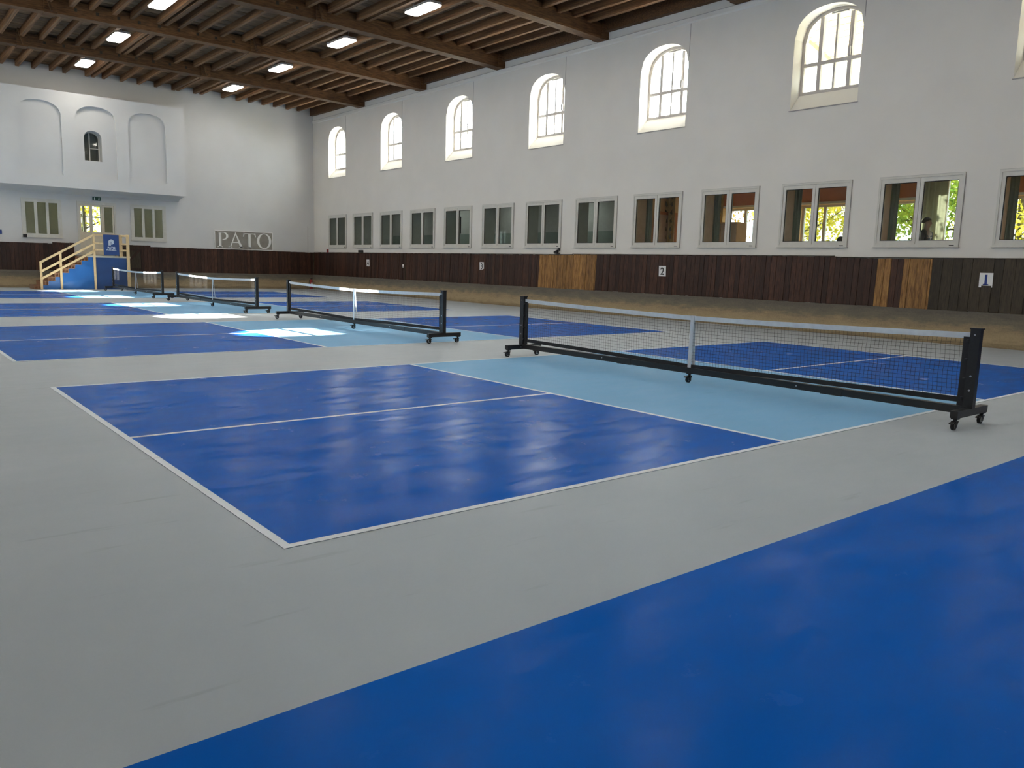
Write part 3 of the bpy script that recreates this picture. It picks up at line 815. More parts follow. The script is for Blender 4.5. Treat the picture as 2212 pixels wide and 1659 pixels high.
def make_net():
    t = thing('pickleball_net', 'x', 'net')
    TOPB = 0.135
    MB().box(-0.04, 0.04, -NH, NH, TOPB - 0.012, TOPB + 0.062).build('bottom_bar', M['black_metal'], t)
    for s in (-1, 1):
        y = s * NH
        MB().box(-0.33, 0.38, y - 0.035, y + 0.035, 0.115, 0.185).build('foot', M['black_metal'], t)
        po = MB().box(-0.035, 0.035, y - 0.045 if s > 0 else y - 0.045, y + 0.045, 0.185, 0.95).build('post', M['black_metal'], t)
        MB().box(-0.042, 0.042, y - 0.052, y + 0.052, 0.95, 0.965).build('cap', M['black_metal'], po)
        for z in (0.90, 0.50, 0.36): MB().tube((-0.043, y, z), (-0.034, y, z), 0.009, n=10).build('bolt', M['steel'], po)
        MB().tube((-0.06, y - s*0.042, 0.15), (-0.06, y - s*0.034, 0.15), 0.009, n=8).build('bolt', M['steel'], po)
        caster(t, -0.285, y, 0.115); caster(t, 0.335, y, 0.115)
        # sleeve of the net laced to the post
        yi = y - s * 0.075
        MB().box(-0.012, 0.012, yi - 0.035, yi + 0.035, 0.20, 0.875).build('net_sleeve', M['black_cloth'], t)
        for z in (0.84, 0.66, 0.47, 0.28): MB().box(-0.045, 0.0, y - s*0.06 - 0.012, y - s*0.06 + 0.012, z - 0.008, z + 0.008).build('lace', M['black_metal'], t)
    caster(t, 0.0, 0.0, TOPB - 0.012)
    for z_y in (-1.55, 1.55):
        MB().tube((-0.046, z_y, TOPB + 0.03), (-0.038, z_y, TOPB + 0.03), 0.009, n=10).build('bolt', M['steel'], t)
        MB().box(-0.045, 0.045, z_y - 0.55, z_y - 0.30, TOPB - 0.017, TOPB + 0.067).build('joint_sleeve', M['black_metal'], t)
    # net: tape, band, cords
    def ztop(y): return 0.835 + 0.055 * (abs(y) / NH) ** 1.5
    def zbot(y): return 0.215 + 0.05 * (abs(y) / NH) ** 0.8
    yin = NH - 0.05; n = 40
    ys = [-yin + 2 * yin * i / n for i in range(n + 1)]
    tp, bb = MB(), MB()
    for i in range(n):
        a, b = ys[i], ys[i+1]
        for (mb, fa, d0, d1, th) in ((tp, ztop, -0.028, 0.030, 0.006), (bb, zbot, -0.032, 0.020, 0.007)):
            mb.hexa([(-th, a, fa(a)+d0), (th, a, fa(a)+d0), (th, b, fa(b)+d0), (-th, b, fa(b)+d0)], [(-th, a, fa(a)+d1), (th, a, fa(a)+d1), (th, b, fa(b)+d1), (-th, b, fa(b)+d1)])
    tp.build('top_tape', M['tape_white'], t)
    bb.build('bottom_band', M['black_cloth'], t)
    cd = MB(); r = 0.0013; pitch = 0.0445
    cnt = int(2 * yin / pitch)
    def strand(p, q):
        p, q = Vector(p), Vector(q); d = (q - p).normalized(); s = d.cross(Vector((1,0,0))).normalized() * r; u = Vector((r, 0, 0))
        cd.add([p-u, p+s, p+u, p-s, q-u, q+s, q+u, q-s], [(0,1,5,4),(1,2,6,5),(2,3,7,6),(3,0,4,7)])
    rows = 14
    def zr(y, k): return zbot(y) + 0.018 + (ztop(y) - 0.028 - zbot(y) - 0.018) * k / rows
    for i in range(1, cnt):
        y = -yin + pitch * i
        for k in range(0, rows, 2):
            w0 = 0.004 * math.sin(y * 3 + k * 0.9); w1 = 0.004 * math.sin(y * 3 + (k + 2) * 0.9)
            strand((0, y + w0, zr(y, k)), (0, y + w1, zr(y, k + 2)))
    for k in range(1, rows):
        for i in range(0, n, 2):
            a, b = ys[i], ys[i+2] if i + 2 <= n else ys[i+1]
            strand((0, a, zr(a, k)), (0, b, zr(b, k)))
    tag(cd.build('net_mesh', M['cord_black'], t), kind='stuff')
    # centre strap, doubled over the tape
    MB().hexa([(-0.022, -0.026, 0.19), (-0.018, -0.026, 0.19), (-0.018, 0.026, 0.19), (-0.022, 0.026, 0.19)],
              [(-0.012, -0.026, 0.868), (-0.008, -0.026, 0.868), (-0.008, 0.026, 0.868), (-0.012, 0.026, 0.868)]).build('centre_strap', M['strap_white'], t)
    MB().hexa([(0.060, -0.026, 0.19), (0.064, -0.026, 0.19), (0.064, 0.026, 0.19), (0.060, 0.026, 0.19)],
              [(0.008, -0.026, 0.868), (0.012, -0.026, 0.868), (0.012, 0.026, 0.868), (0.008, 0.026, 0.868)]).build('centre_strap', M['strap_white'], t)
    return t
NETS = [(0.05, 2.81, 0.0, 'nearest wheeled black pickleball net with white tape, before card number one'),
        (0.08, 11.88, 0.0, 'second nearest wheeled pickleball net, before the pale pine boards'),
        (0.10, 20.72, 0.0, 'third wheeled pickleball net from the front, left of card number four'),
        (0.08, 29.1, 0.0, 'farthest wheeled pickleball net, standing beside the wooden stairs')]
net0 = make_net()
for i, (x, y, rz, lab) in enumerate(NETS):
    o = net0 if i == 0 else copy_tree(net0)
    o.location = (x, y, 0.0036); o.rotation_euler[2] = rz
    o['label'] = lab; o['group'] = 'wheeled pickleball nets'

# ------------------------------------------------------------------ text helper
def text_mesh(s, size, depth=0.002, off=0.0):
    cu = bpy.data.curves.new('txt', 'FONT'); cu.body = s; cu.size = size; cu.align_x = 'CENTER'; cu.align_y = 'CENTER'; cu.extrude = depth; cu.offset = off
    o = bpy.data.objects.new('txt', cu); COL.objects.link(o)
    bpy.context.view_layer.update()
    me = bpy.data.meshes.new_from_object(o.evaluated_get(bpy.context.evaluated_depsgraph_get()))
    bpy.data.objects.remove(o); bpy.data.curves.remove(cu)
    return me
plain('card_white', (0.80, 0.80, 0.79), 0.6, var=0.03)
plain('ink_black', (0.015, 0.015, 0.017), 0.6, var=0.05)
plain('ink_blue', (0.018, 0.045, 0.25), 0.6, var=0.05)
for (num, yc, mat, lab) in (('1', 3.275, 'ink_blue', 'white card with blue number one on the dark planks'), ('2', 12.23, 'ink_black', 'white card with black number two on the dark planks'),
                            ('3', 21.21, 'ink_black', 'white card with black number three on the dark planks'), ('4', 30.07, 'ink_black', 'white card with black number four on the dark planks')):
    t = thing('number_card', lab, 'card', (XR - 0.056, yc, 1.27), 0, 'court number cards')
    t.rotation_euler = (0, -0.04, 0)
    MB().box(-0.006, 0.0, -0.135, 0.135, 0, 0.31).build('board', M['card_white'], t)
    me = text_mesh(num, 0.30, 0.001, 0.006 if num != '1' else 0.010)
    vz = [v.co.y for v in me.vertices]; vx = [v.co.x for v in me.vertices]
    obj('numeral', me, M[mat], t, (-0.0075, (max(vx) + min(vx)) / 2, 0.155 - (max(vz) + min(vz)) / 2 + (0.005 if num == '1' else 0.0)), (R(90), 0, R(-90)))
    if num == '1': MB().box(-0.0085, -0.0065, -0.055, 0.055, 0.048, 0.072).build('numeral_foot', M[mat], t)

# ------------------------------------------------------------------ PATO sign
plain('sign_taupe', (0.27, 0.25, 0.215), 0.5, metal=0.1, var=0.2, scale=1.6)
plain('sign_white', (0.80, 0.79, 0.76), 0.5, var=0.03)
sg = thing('wall_sign', 'wide taupe sign with white serif letters PATO on the end wall', 'sign', (5.44, YF - 0.045, 1.905))
SW_, SH_ = 2.93, 0.90
MB().box(0.03, SW_-0.03, -0.012, 0.03, 0.03, SH_-0.03).build('panel', M['sign_taupe'], sg)
b = MB()
for (p, q, r0, r1) in ((0, SW_, 0, 0.03), (0, SW_, SH_-0.03, SH_), (0, 0.03, 0.03, SH_-0.03), (SW_-0.03, SW_, 0.03, SH_-0.03)): b.box(p, q, -0.02, 0.03, r0, r1)
b.build('border', M['sign_white'], sg)
y0_, y1_ = -0.030, -0.012
def serif(mb, x, z, w, up):     # bracketed serif centred on x
    h = 0.035 * (1 if up else -1)
    mb.prism([(x-w, z), (x+w, z), (x+w*0.9, z+h*0.45), (x+w*0.35, z+h*1.3), (x-w*0.35, z+h*1.3), (x-w*0.9, z+h*0.45)], y0_, y1_, 'y')
zb_, zt_ = 0.09, 0.82
P = MB(); P.box(0.205, 0.325, y0_, y1_, zb_, zt_); serif(P, 0.265, zb_, 0.14, True); P.prism([(0.125, zt_), (0.30, zt_), (0.30, zt_-0.06), (0.21, zt_-0.05), (0.125, zt_-0.02)], y0_, y1_, 'y')
P.ring(0.42, 0.63, 0.19, 0.15, y0_, y1_, 'y', -math.pi/2, math.pi/2, 18, so=1.30, si=0.95)
P.box(0.32, 0.425, y0_, y1_, 0.78, 0.82); P.box(0.385, 0.425, y0_, y1_, 0.44, 0.48)
P.build('letter', M['sign_white'], sg)
A = MB(); ax = 1.02
A.prism([(ax-0.29, zb_), (ax-0.235, zb_), (ax+0.015, zt_-0.10), (ax-0.01, zt_-0.02)], y0_, y1_, 'y')
A.prism([(ax-0.02, zt_+0.01), (ax+0.0, zt_+0.01), (ax+0.36, zb_), (ax+0.22, zb_)], y0_, y1_, 'y')
A.box(ax-0.15, ax+0.16, y0_, y1_, 0.315, 0.365); serif(A, ax-0.265, zb_, 0.115, True); serif(A, ax+0.285, zb_, 0.14, True)
A.build('letter', M['sign_white'], sg)
T = MB(); tx = 1.725
T.box(tx-0.06, tx+0.06, y0_, y1_, zb_, zt_-0.02); serif(T, tx, zb_, 0.14, True)
T.box(tx-0.30, tx+0.30, y0_, y1_, zt_-0.055, zt_-0.01)
for s in (-1, 1): T.prism([(tx+s*0.30, zt_+0.005), (tx+s*0.325, zt_-0.19), (tx+s*0.30, zt_-0.19), (tx+s*0.26, zt_-0.085), (tx+s*0.20, zt_-0.05), (tx+s*0.20, zt_-0.01)], y0_, y1_, 'y')
T.build('letter', M['sign_white'], sg)
O = MB(); O.ring(2.475, 0.455, 0.385, 0.345, y0_, y1_, 'y', so=0.955, si=0.72, n=40); O.build('letter', M['sign_white'], sg)

# ------------------------------------------------------------------ wooden stairs to the door
plain('tarp_blue', (0.02, 0.13, 0.40), 0.38, var=0.10, scale=2)
plain('tarp_navy', (0.018, 0.06, 0.19), 0.5, var=0.12, scale=2)
SY = 33.65; SD = YF - 0.25          # front plane and back of the landing
st = thing('wooden_stairs', 'pale pine stairs and landing with blue fabric skirt below the end wall door', 'stairs', (0, SY, 0))
D = SD - SY
LZ = 1.36
RUN, RISE, SX0 = 0.249, 0.17, -2.60
for i in range(8):
    x0 = SX0 + RUN * i; z0 = RISE * i; z1 = z0 + RISE
    s = MB()
    s.box(x0, x0 + 0.285, 0.0, 1.15, z1 - 0.025, z1)            # tread
    s.box(x0 + 0.01, x0 + 0.03, 0.02, 1.13, z0, z1 - 0.025)     # riser
    s.box(x0, x0 + 0.27, 0.0, 0.05, z0, z0 + 0.022)             # stringer rim with divider
    s.box(x0 + 0.125, x0 + 0.15, 0.0, 0.05, z0 + 0.022, z1 - 0.025)
    s.box(x0, x0 + 0.022, 0.0, 0.05, z0 + 0.022, z1 - 0.025)
    s.box(x0 + 0.248, x0 + 0.27, 0.0, 0.05, z0 + 0.022, z1 - 0.025)
    s.box(x0 + 0.02, x0 + 0.26, 0.08, 0.10, z0, z1 - 0.025)
    s.build('step', M['step_wood'], st)
MB().box(-0.62, 1.06, 0.0, D, LZ - 0.02, LZ + 0.05).build('landing', M['door_beige'], st)
# skirt: stepped outline with folds
def skirt(x0, x1, top, mat, seed):
    n, m_ = 30, 14; mb = MB(); v = []
    for i in range(n + 1):
        x = x0 + (x1 - x0) * i / n
        for k in range(m_ + 1):
            z = 0.006 + (top(x) - 0.006) * k / m_
            w = 0.020 * math.sin(3.1 * x + 5.0 * z + seed) + 0.014 * math.sin(9 * (x - 1.3 * z) + seed * 2) * (1 - k / m_)
            v.append((x, 0.035 + w, z))
    f = [(i*(m_+1)+k, (i+1)*(m_+1)+k, (i+1)*(m_+1)+k+1, i*(m_+1)+k+1) for i in range(n) for k in range(m_)]
    o = mb.add(v, f).build('skirt', mat, st, smooth=True)
    return o
def step_under(x): return max(0.02, RISE * min(7, max(0, math.floor((x - SX0 - 0.02) / RUN))) - 0.002)
for i in range(1, 8):
    a = SX0 + RUN * i; b = SX0 + RUN * (i + 1) if i < 7 else -0.36
    if i == 7: b = SX0 + RUN * 8
    skirt(max(a, -2.28), b, (lambda x, i=i: RISE * i), M['tarp_blue'], 1.0)
skirt(SX0 + RUN * 8, -0.36, lambda x: LZ - 0.02, M['tarp_blue'], 1.0)
skirt(-0.31, 0.93, lambda x: LZ - 0.02, M['tarp_navy'], 2.0)
def post(x, y, z0, z1, w=0.075): return MB().box(x - w/2, x + w/2, y - 0.045, y, z0, z1).build('post', M['new_pine'], st)
post(-2.33, 0, 0, 1.08, 0.085); post(-1.61, 0, 0, 1.50, 0.085); post(-0.345, 0, 0, 2.28, 0.085); post(0.97, 0, 0, 2.33, 0.12)
post(0.66, 0, LZ, 2.30, 0.07)
SL = (2.27 - 1.07) / (-0.345 + 2.37)
for dz in (0.0, -0.37, -0.66):
    MB().bar((-2.37, -0.065, 1.07 + dz), (-0.345, -0.065, 1.07 + dz + SL * 2.025), 0.035, 0.085).build('rail', M['new_pine'], st)
for z in (2.28, 1.93, 1.66):
    MB().bar((-0.345, -0.062, z), (1.02, -0.062, z), 0.035, 0.07).build('rail', M['new_pine'], st)
# return railing along the right edge of the landing
for yy in (1.0, D - 0.05): MB().box(0.94, 1.0, yy - 0.03, yy + 0.03, LZ, 2.3).build('post', M['new_pine'], st)
for z in (2.28, 1.93, 1.66): MB().bar((0.97, 0.0, z), (0.97, D, z), 0.035, 0.07).build('rail', M['new_pine'], st)
for (x, y) in ((-0.3, D - 0.1), (0.97, D - 0.1), (-1.5, 1.1)): MB().box(x - 0.04, x + 0.04, y - 0.04, y + 0.04, 0, LZ - 0.02 if x > -1 else 0.8).build('post', M['new_pine'], st)

# banner on the landing rail
plain('poster_navy', (0.022, 0.06, 0.20), 0.5, var=0.04)
plain('poster_white', (0.75, 0.80, 0.84), 0.5, var=0.03)
bn = thing('banner', 'navy blue poster with white P emblem hung on the stair railing', 'poster', (0.30, SY - 0.125, 1.44))
MB().box(-0.30, 0.30, -0.008, 0.008, 0.0, 0.86).build('sheet', M['poster_navy'], bn)
E_ = MB()
for k in range(3):
    ro = 0.105 - 0.032 * k
    E_.ring(0.0, 0.56, ro, ro - 0.020, -0.012, -0.008, 'y', -math.pi/2, math.pi, 22)
    x_ = -ro
    E_.box(x_, x_ + 0.020, -0.012, -0.008, 0.41 + 0.0 * k, 0.56)
E_.build('emblem', M['poster_white'], bn)
obj('word', text_mesh('PATO', 0.115, 0.001, 0.003), M['poster_white'], bn, (0.0, -0.010, 0.315), (R(90), 0, 0))
obj('word', text_mesh('PICKLEBALL', 0.072, 0.001, 0.001), M['poster_white'], bn, (0.0, -0.010, 0.225), (R(90), 0, 0))

# ------------------------------------------------------------------ small fittings
plain('exit_green', (0.008, 0.06, 0.035), 0.4, var=0.05)
ex = thing('exit_sign', 'small dark green emergency exit sign above the double door', 'sign', (0.335, YF - 0.03, 3.81))
MB().box(-0.165, 0.165, -0.02, 0.03, 0, 0.155).build('panel', M['exit_green'], ex)
a = MB(); a.box(-0.105, -0.075, -0.024, -0.020, 0.06, 0.135); a.prism([(-0.13, 0.075), (-0.05, 0.075), (-0.09, 0.022)], -0.024, -0.020, 'y'); a.build('arrow', M['card_white'], ex)
a = MB(); a.ring(0.085, 0.125, 0.014, 0.0005, -0.024, -0.020, 'y', n=10)
a.prism([(0.06, 0.105), (0.10, 0.112), (0.095, 0.065), (0.07, 0.06)], -0.024, -0.020, 'y')
a.prism([(0.072, 0.066), (0.088, 0.066), (0.112, 0.03), (0.098, 0.026)], -0.024, -0.020, 'y'); a.prism([(0.07, 0.066), (0.082, 0.066), (0.058, 0.022), (0.044, 0.028)], -0.024, -0.020, 'y')
a.prism([(0.10, 0.11), (0.13, 0.085), (0.124, 0.076), (0.096, 0.096)], -0.024, -0.020, 'y'); a.build('running_figure', M['card_white'], ex)
plain('red_paint', (0.30, 0.012, 0.012), 0.3, var=0.05)
fe = thing('fire_extinguisher', 'red fire extinguisher standing on the floor in the far corner', 'extinguisher', (10.20, 35.35, 0.0))
MB().lathe([(0.075, 0.0), (0.08, 0.015), (0.08, 0.40), (0.07, 0.45), (0.03, 0.485), (0.025, 0.51)], 16).build('cylinder', M['red_paint'], fe, smooth=True)
MB().box(-0.02, 0.10, -0.012, 0.012, 0.53, 0.545).box(-0.02, 0.02, -0.015, 0.015, 0.50, 0.535).bar((0.0, 0, 0.54), (0.10, 0, 0.585), 0.02, 0.012).build('valve', M['black_metal'], fe)
h = MB(); hp = [(0.03, 0.0, 0.52), (-0.06, -0.02, 0.53), (-0.105, -0.03, 0.45), (-0.10, -0.03, 0.22), (-0.095, -0.03, 0.10)]
for i in range(4): h.tube(hp[i], hp[i+1], 0.012, n=8)
h.build('hose', M['rubber'], fe)
MB().box(-0.04, 0.04, -0.0835, -0.079, 0.18, 0.33).build('label_plate', M['card_white'], fe)
# black spotlight standing on the wainscot
sp = thing('spotlight', 'small black spotlight standing on top of the planks above the pine boards', 'spotlight', (XR - 0.045, 16.95, 1.915))
MB().box(-0.03, 0.03, -0.12, 0.10, 0.0, 0.02).build('base', M['black_metal'], sp)
MB().bar((0, 0.02, 0.02), (0, -0.06, 0.13), 0.02, 0.03, up=(1,0,0)).build('bracket', M['black_metal'], sp)
MB().tube((-0.02, 0.13, 0.05), (-0.02, -0.04, 0.10), 0.035, 0.045, n=12).build('head', M['black_metal'], sp)
MB().box(-0.03, 0.02, -0.13, -0.05, 0.11, 0.20).build('driver', M['black_metal'], sp)
bx = thing('junction_box', 'small black box standing on the planks near the far corner', 'box', (XR - 0.05, 30.81, 1.912))
MB().box(-0.03, 0.04, -0.19, 0.19, 0.0, 0.11).build('case', M['black_metal'], bx); MB().box(-0.036, -0.03, -0.15, 0.15, 0.025, 0.085).build('cover', M['rubber'], bx)
al = thing('alarm_button', 'small red alarm button on the wall beside the far corner', 'alarm', (XR - 0.03, 34.30, 1.90))
MB().box(-0.02, 0.03, -0.07, 0.07, 0.0, 0.16).build('case', M['red_paint'], al); MB().tube((-0.035, 0, 0.09), (-0.02, 0, 0.09), 0.03, n=14).build('button', M['ink_black'], al)
tx_ = thing('tag_plate', 'tiny white plate on the dark planks between cards three and four', 'plate', (XR - 0.062, 26.95, 1.27))
MB().box(-0.006, 0.0, -0.05, 0.05, 0, 0.14).build('plate', M['card_white'], tx_); MB().box(-0.008, -0.006, -0.03, 0.03, 0.03, 0.05).build('print', M['ink_black'], tx_)
sk = thing('wall_speaker', 'small black speaker at the lower corner of the left end wall window', 'speaker', (-2.50, YF - 0.10, 2.10))
MB().box(-0.07, 0.07, -0.06, 0.06, 0.0, 0.13).build('case', M['black_metal'], sk); MB().tube((0, -0.068, 0.06), (0, -0.058, 0.06), 0.045, n=14).build('cone', M['rubber'], sk)
bp_ = thing('blue_box', 'small dark blue box mounted on the white end wall left of windows', 'box', (-3.42, YF - 0.04, 2.20))
MB().box(-0.10, 0.10, -0.05, 0.04, 0.0, 0.17).build('case', M['poster_navy'], bp_); MB().box(-0.08, 0.08, -0.056, -0.05, 0.02, 0.15).build('front', M['ink_blue'], bp_)
cd_ = thing('wall_cable', 'thin grey cable running down the end wall near the corner', 'cable', (10.30, YF - 0.008, 1.90))
MB().tube((0, 0, 0), (0, 0, 1.35), 0.008, n=6).build('run', M['lamp_case'], cd_)
for z in (0.1, 0.7, 1.3): MB().box(-0.015, 0.015, -0.012, 0.008, z, z + 0.02).build('clip', M['frame_cool'], cd_)

# ------------------------------------------------------------------ annex behind the right wall (cafe and gallery)
plain('terracotta', (0.55, 0.22, 0.11), 0.8, spec=0.2, var=0.06)
plain('peach', (0.75, 0.48, 0.28), 0.8, spec=0.2, var=0.06)
plain('annex_white', (0.55, 0.54, 0.50), 0.85, spec=0.2, var=0.04)
plain('annex_green', (0.30, 0.37, 0.33), 0.8, spec=0.2, var=0.06)
plain('annex_grey', (0.58, 0.60, 0.56), 0.85, spec=0.2, var=0.06)
plain('annex_floor', (0.16, 0.11, 0.075), 0.5, var=0.1)
plain('roof_zinc', (0.42, 0.43, 0.43), 0.5, var=0.08)
AX0, AX1, AZF, AZC, YP = XR + TW, 15.2, 1.15, 4.32, 14.0
struct(MB().box(AX0, AX1 + 0.3, YN, YF + FT, AZF - 0.15, AZF).build('floor_annex', M['annex_floor']))
struct(MB().box(AX0, AX1 + 0.5, YN, YF + FT, AZC, AZC + 0.18).build('ceiling_annex', M['annex_white']))
struct(MB().box(AX0, AX1 + 0.7, YN, YF + FT, AZC + 0.18, AZC + 0.26).build('roof_annex', M['roof_zinc']))
struct(MB().box(AX0, AX1, YP - 0.1, YP + 0.1, AZF, AZC).build('wall_partition', M['peach']))
struct(MB().box(AX0, AX1, YN, YN + 0.2, AZF, AZC).build('wall_annex_near', M['terracotta']))
struct(MB().box(AX0, AX1, YF + FT - 0.2, YF + FT, AZF, AZC).build('wall_annex_far', M['annex_grey']))
gb = MB().box(AX1, AX1 + 0.3, YP, YF + FT, 2.95, AZC)
wab = struct(gb.build('wall_gallery', M['annex_grey']))
MB().box(AX1 - 0.02, AX1 + 0.3, YP, YF + FT, AZF, 2.95).build('dado', M['annex_green'], wab)
# cafe back wall: wide windows, one tall terrace light, peach piers
CT = 0.45
CW = [(13.6, 11.35, 1.75, 3.62), (10.70, 8.40, 1.75, 3.62), (7.75, 6.55, 1.75, 3.62), (6.35, 5.30, 1.30, 4.22), (4.90, 2.60, 1.75, 3.62), (1.95, -0.35, 1.75, 3.62), (-1.0, -3.3, 1.75, 3.62), (-3.95, -6.25, 1.75, 3.62)]
cw = MB()
wall_face(cw, lambda s, z: (AX1, s, z), YN, YP, AZF, AZC, [(b, a, z0, z1) for (a, b, z0, z1) in CW], True)
wall_face(cw, lambda s, z: (AX1 + CT, s, z), YN, YP, AZF, AZC, [(b, a, z0, z1) for (a, b, z0, z1) in CW], False)
wall_cafe = struct(cw.build('wall_cafe', M['terracotta']))
for (b, a, z0, z1) in CW:
    w = sroot(wname(), (AX1 + 0.32, (a + b) / 2, z0)); hw = (b - a) / 2; H = z1 - z0
    f = MB()
    for (p, q, r0, r1) in ((-hw, hw, 0, 0.07), (-hw, hw, H-0.07, H), (-hw, -hw+0.07, 0.07, H-0.07), (hw-0.07, hw, 0.07, H-0.07)): f.box(-0.04, 0.04, p, q, r0, r1)
    f.build('frame', M['frame_cool'], w)
    cr = MB(); xa, xb = -0.32, CT - 0.32
    for q in ([(xa,-hw,0),(xa,hw,0),(xb,hw,0),(xb,-hw,0)], [(xa,-hw,H),(xb,-hw,H),(xb,hw,H),(xa,hw,H)], [(xa,-hw,0),(xb,-hw,0),(xb,-hw,H),(xa,-hw,H)], [(xa,hw,0),(xa,hw,H),(xb,hw,H),(xb,hw,0)]):
        cr.add(q, [(0,1,2,3)])
    cr.build('reveal', M['peach'], w)
    nm_ = 2 if hw > 0.9 else 1
    for i in range(1, nm_ + 1): MB().box(-0.035, 0.035, -hw + 2*hw*i/(nm_+1) - 0.045, -hw + 2*hw*i/(nm_+1) + 0.045, 0.07, H-0.07).build('mullion', M['frame_cool'], w)
    for i in range(nm_ + 1):
        p = -hw + 2*hw*i/(nm_+1) + (0.07 if i == 0 else 0.045); q = -hw + 2*hw*(i+1)/(nm_+1) - (0.07 if i == nm_ else 0.045)
        MB().box(-0.004, 0.004, p, q, 0.07, H-0.07).build('pane', M['glass_cafe'], w)
    MB().box(-CT + 0.08, -CT + 0.14, -hw - 0.08, hw + 0.08, H, H + 0.07).build('head_trim', M['frame_cool'], w)
# curtains gathered at the far side of each cafe-side opening
thin_cloth('curtain_green', (0.42, 0.48, 0.42), 0.3)
thin_cloth('curtain_sheer', (0.60, 0.60, 0.52), 0.55)
plain('curtain_leaf', (0.62, 0.42, 0.16), 0.8, var=0.25, scale=5)
plain('leaf_dark', (0.13, 0.12, 0.06), 0.8, var=0.1)
def curtain(name, lab, x, y0, y1, z0, z1, mat, group=None, waves=5):
    t = thing(name, lab, 'curtain', (x, (y0 + y1) / 2, z0), 0, group)
    hw = (y1 - y0) / 2; n = waves * 8; v = []; mb = MB()
    for th in (0.0, 0.006):
        for i in range(n + 1):
            y = -hw + 2*hw*i/n
            dx = 0.045 * math.sin(2*math.pi*waves*i/n) + th
            v += [(dx, y, 0.0), (dx * 0.7, y, (z1 - z0))]
    m2 = 2 * (n + 1)
    f = []
    for i in range(n):
        f.append((2*i, 2*i+1, 2*i+3, 2*i+2)); f.append((m2+2*i, m2+2*i+2, m2+2*i+3, m2+2*i+1))
        f.append((2*i+1, m2+2*i+1, m2+2*i+3, 2*i+3)); f.append((2*i, 2*i+2, m2+2*i+2, m2+2*i))
    mb.add(v, f).build('fabric', mat, t, smooth=True)
    MB().tube((0, -hw - 0.1, z1 - z0 + 0.02), (0, hw + 0.1, z1 - z0 + 0.02), 0.015).build('rod', M['lamp_case'], t)
    return t
for i, c in enumerate(LOW_C[8:13]):
    curtain('curtain', 'grey green curtain seen through the %s' % ['paired window right of the partition', 'window with leaf-patterned drape', 'window before the yellow tree', 'window where a man stands', 'rightmost cut-off window', 'window beyond the right picture edge'][i],
            AX0 + 0.10, c + 0.80, c + 1.05, AZF, 4.25, M['curtain_green'], 'grey green curtains of the cafe', 3)
# leaf-patterned drapes, terracotta door, sideboard seen through the two left cafe windows
def leaf_drape(y0, y1, x, lab):
    t = curtain('leaf_drape', lab, x, y0, y1, AZF, 4.25, M['curtain_leaf'], None, 3)
    yc = (y1 - y0) / 2
    for k in range(11):
        z = 0.3 + 0.26 * k
        for s in (-1, 1):
            y = s * yc * 0.55
            MB().prism([(y - 0.05, z), (y - 0.02, z + 0.10), (y + s*0.05, z + 0.17), (y + 0.06, z + 0.05), (y + 0.01, z - 0.02)], -0.062, -0.054, 'x').build('printed_leaf', M['leaf_dark'], t)
leaf_drape(14.55 - 1.0, 14.55 - 0.62, 12.6, 'ochre drape with dark leaf pattern beside the brown inner door')
leaf_drape(12.62, 12.98, 13.9, 'ochre drape with dark leaf pattern behind the sideboard window')
idr = sroot('door_3', (12.55, YP - 0.13, AZF))
MB().box(-0.45, 0.45, -0.03, 0.02, 0, 2.1).build('leaf', M['reveal_brown'], idr)
MB().box(-0.55, -0.45, -0.04, 0.03, 0, 2.2).box(0.45, 0.55, -0.04, 0.03, 0, 2.2).box(-0.45, 0.45, -0.04, 0.03, 2.1, 2.2).build('frame', M['terracotta'], idr)
MB().box(0.33, 0.38, -0.045, -0.03, 0.95, 1.2).tube((0.355, -0.07, 1.08), (0.23, -0.07, 1.08), 0.01).tube((0.355, -0.07, 1.08), (0.355, -0.03, 1.08), 0.01).build('handle', M['steel'], idr)
sb = thing('sideboard', 'peach brown cabinet standing behind the window with the leaf-patterned drape', 'cabinet', (12.4, 11.35, AZF))
MB().box(-0.25, 0.25, -0.55, 0.55, 0.08, 1.78).build('body', M['peach'], sb)
for s in (-1, 1):
    d_ = MB().box(-0.27, -0.25, s*0.28 - 0.26, s*0.28 + 0.26, 0.12, 1.74).build('door', M['reveal_brown'], sb)
    MB().tube((-0.30, s*0.05, 1.0), (-0.27, s*0.05, 1.0), 0.015).build('knob', M['steel'], d_)
for (p, q) in ((-0.2, -0.5), (0.2, -0.5), (-0.2, 0.5), (0.2, 0.5)): MB().box(p-0.03, p+0.03, q-0.03, q+0.03, 0, 0.08).build('foot', M['reveal_brown'], sb)
# pictures in the gallery room
def picture(y, z, w, h, lab, inner):
    t = thing('framed_picture', lab, 'picture', (AX1 - 0.03, y, z), 0, 'pictures in the room behind the windows')
    f = MB()
    for (a, b, p, q) in ((-w, w, 0, 0.05), (-w, w, h-0.05, h), (-w, -w+0.05, 0.05, h-0.05), (w-0.05, w, 0.05, h-0.05)): f.box(-0.03, 0.02, a, b, p, q)
    f.build('frame', M['ink_black'], t)
    MB().box(-0.01, 0.0, -w+0.05, w-0.05, 0.05, h-0.05).build('mount', M['card_white'], t)
    MB().box(-0.014, -0.010, -w+0.14, w-0.14, 0.14, h-0.14).build('print', inner, t)
picture(24.05, 3.05, 0.26, 0.75, 'tall framed picture seen through the window below the fourth arch', M['annex_green'])
picture(29.3, 3.0, 0.26, 0.8, 'framed picture with pale mount seen through a far window', M['annex_green'])
picture(21.2, 2.95, 0.42, 0.60, 'dark framed picture seen through the window left of the lamp reflection', M['ink_black'])
picture(26.7, 3.0, 0.22, 0.62, 'narrow framed picture seen through the window below the third arch', M['annex_green'])
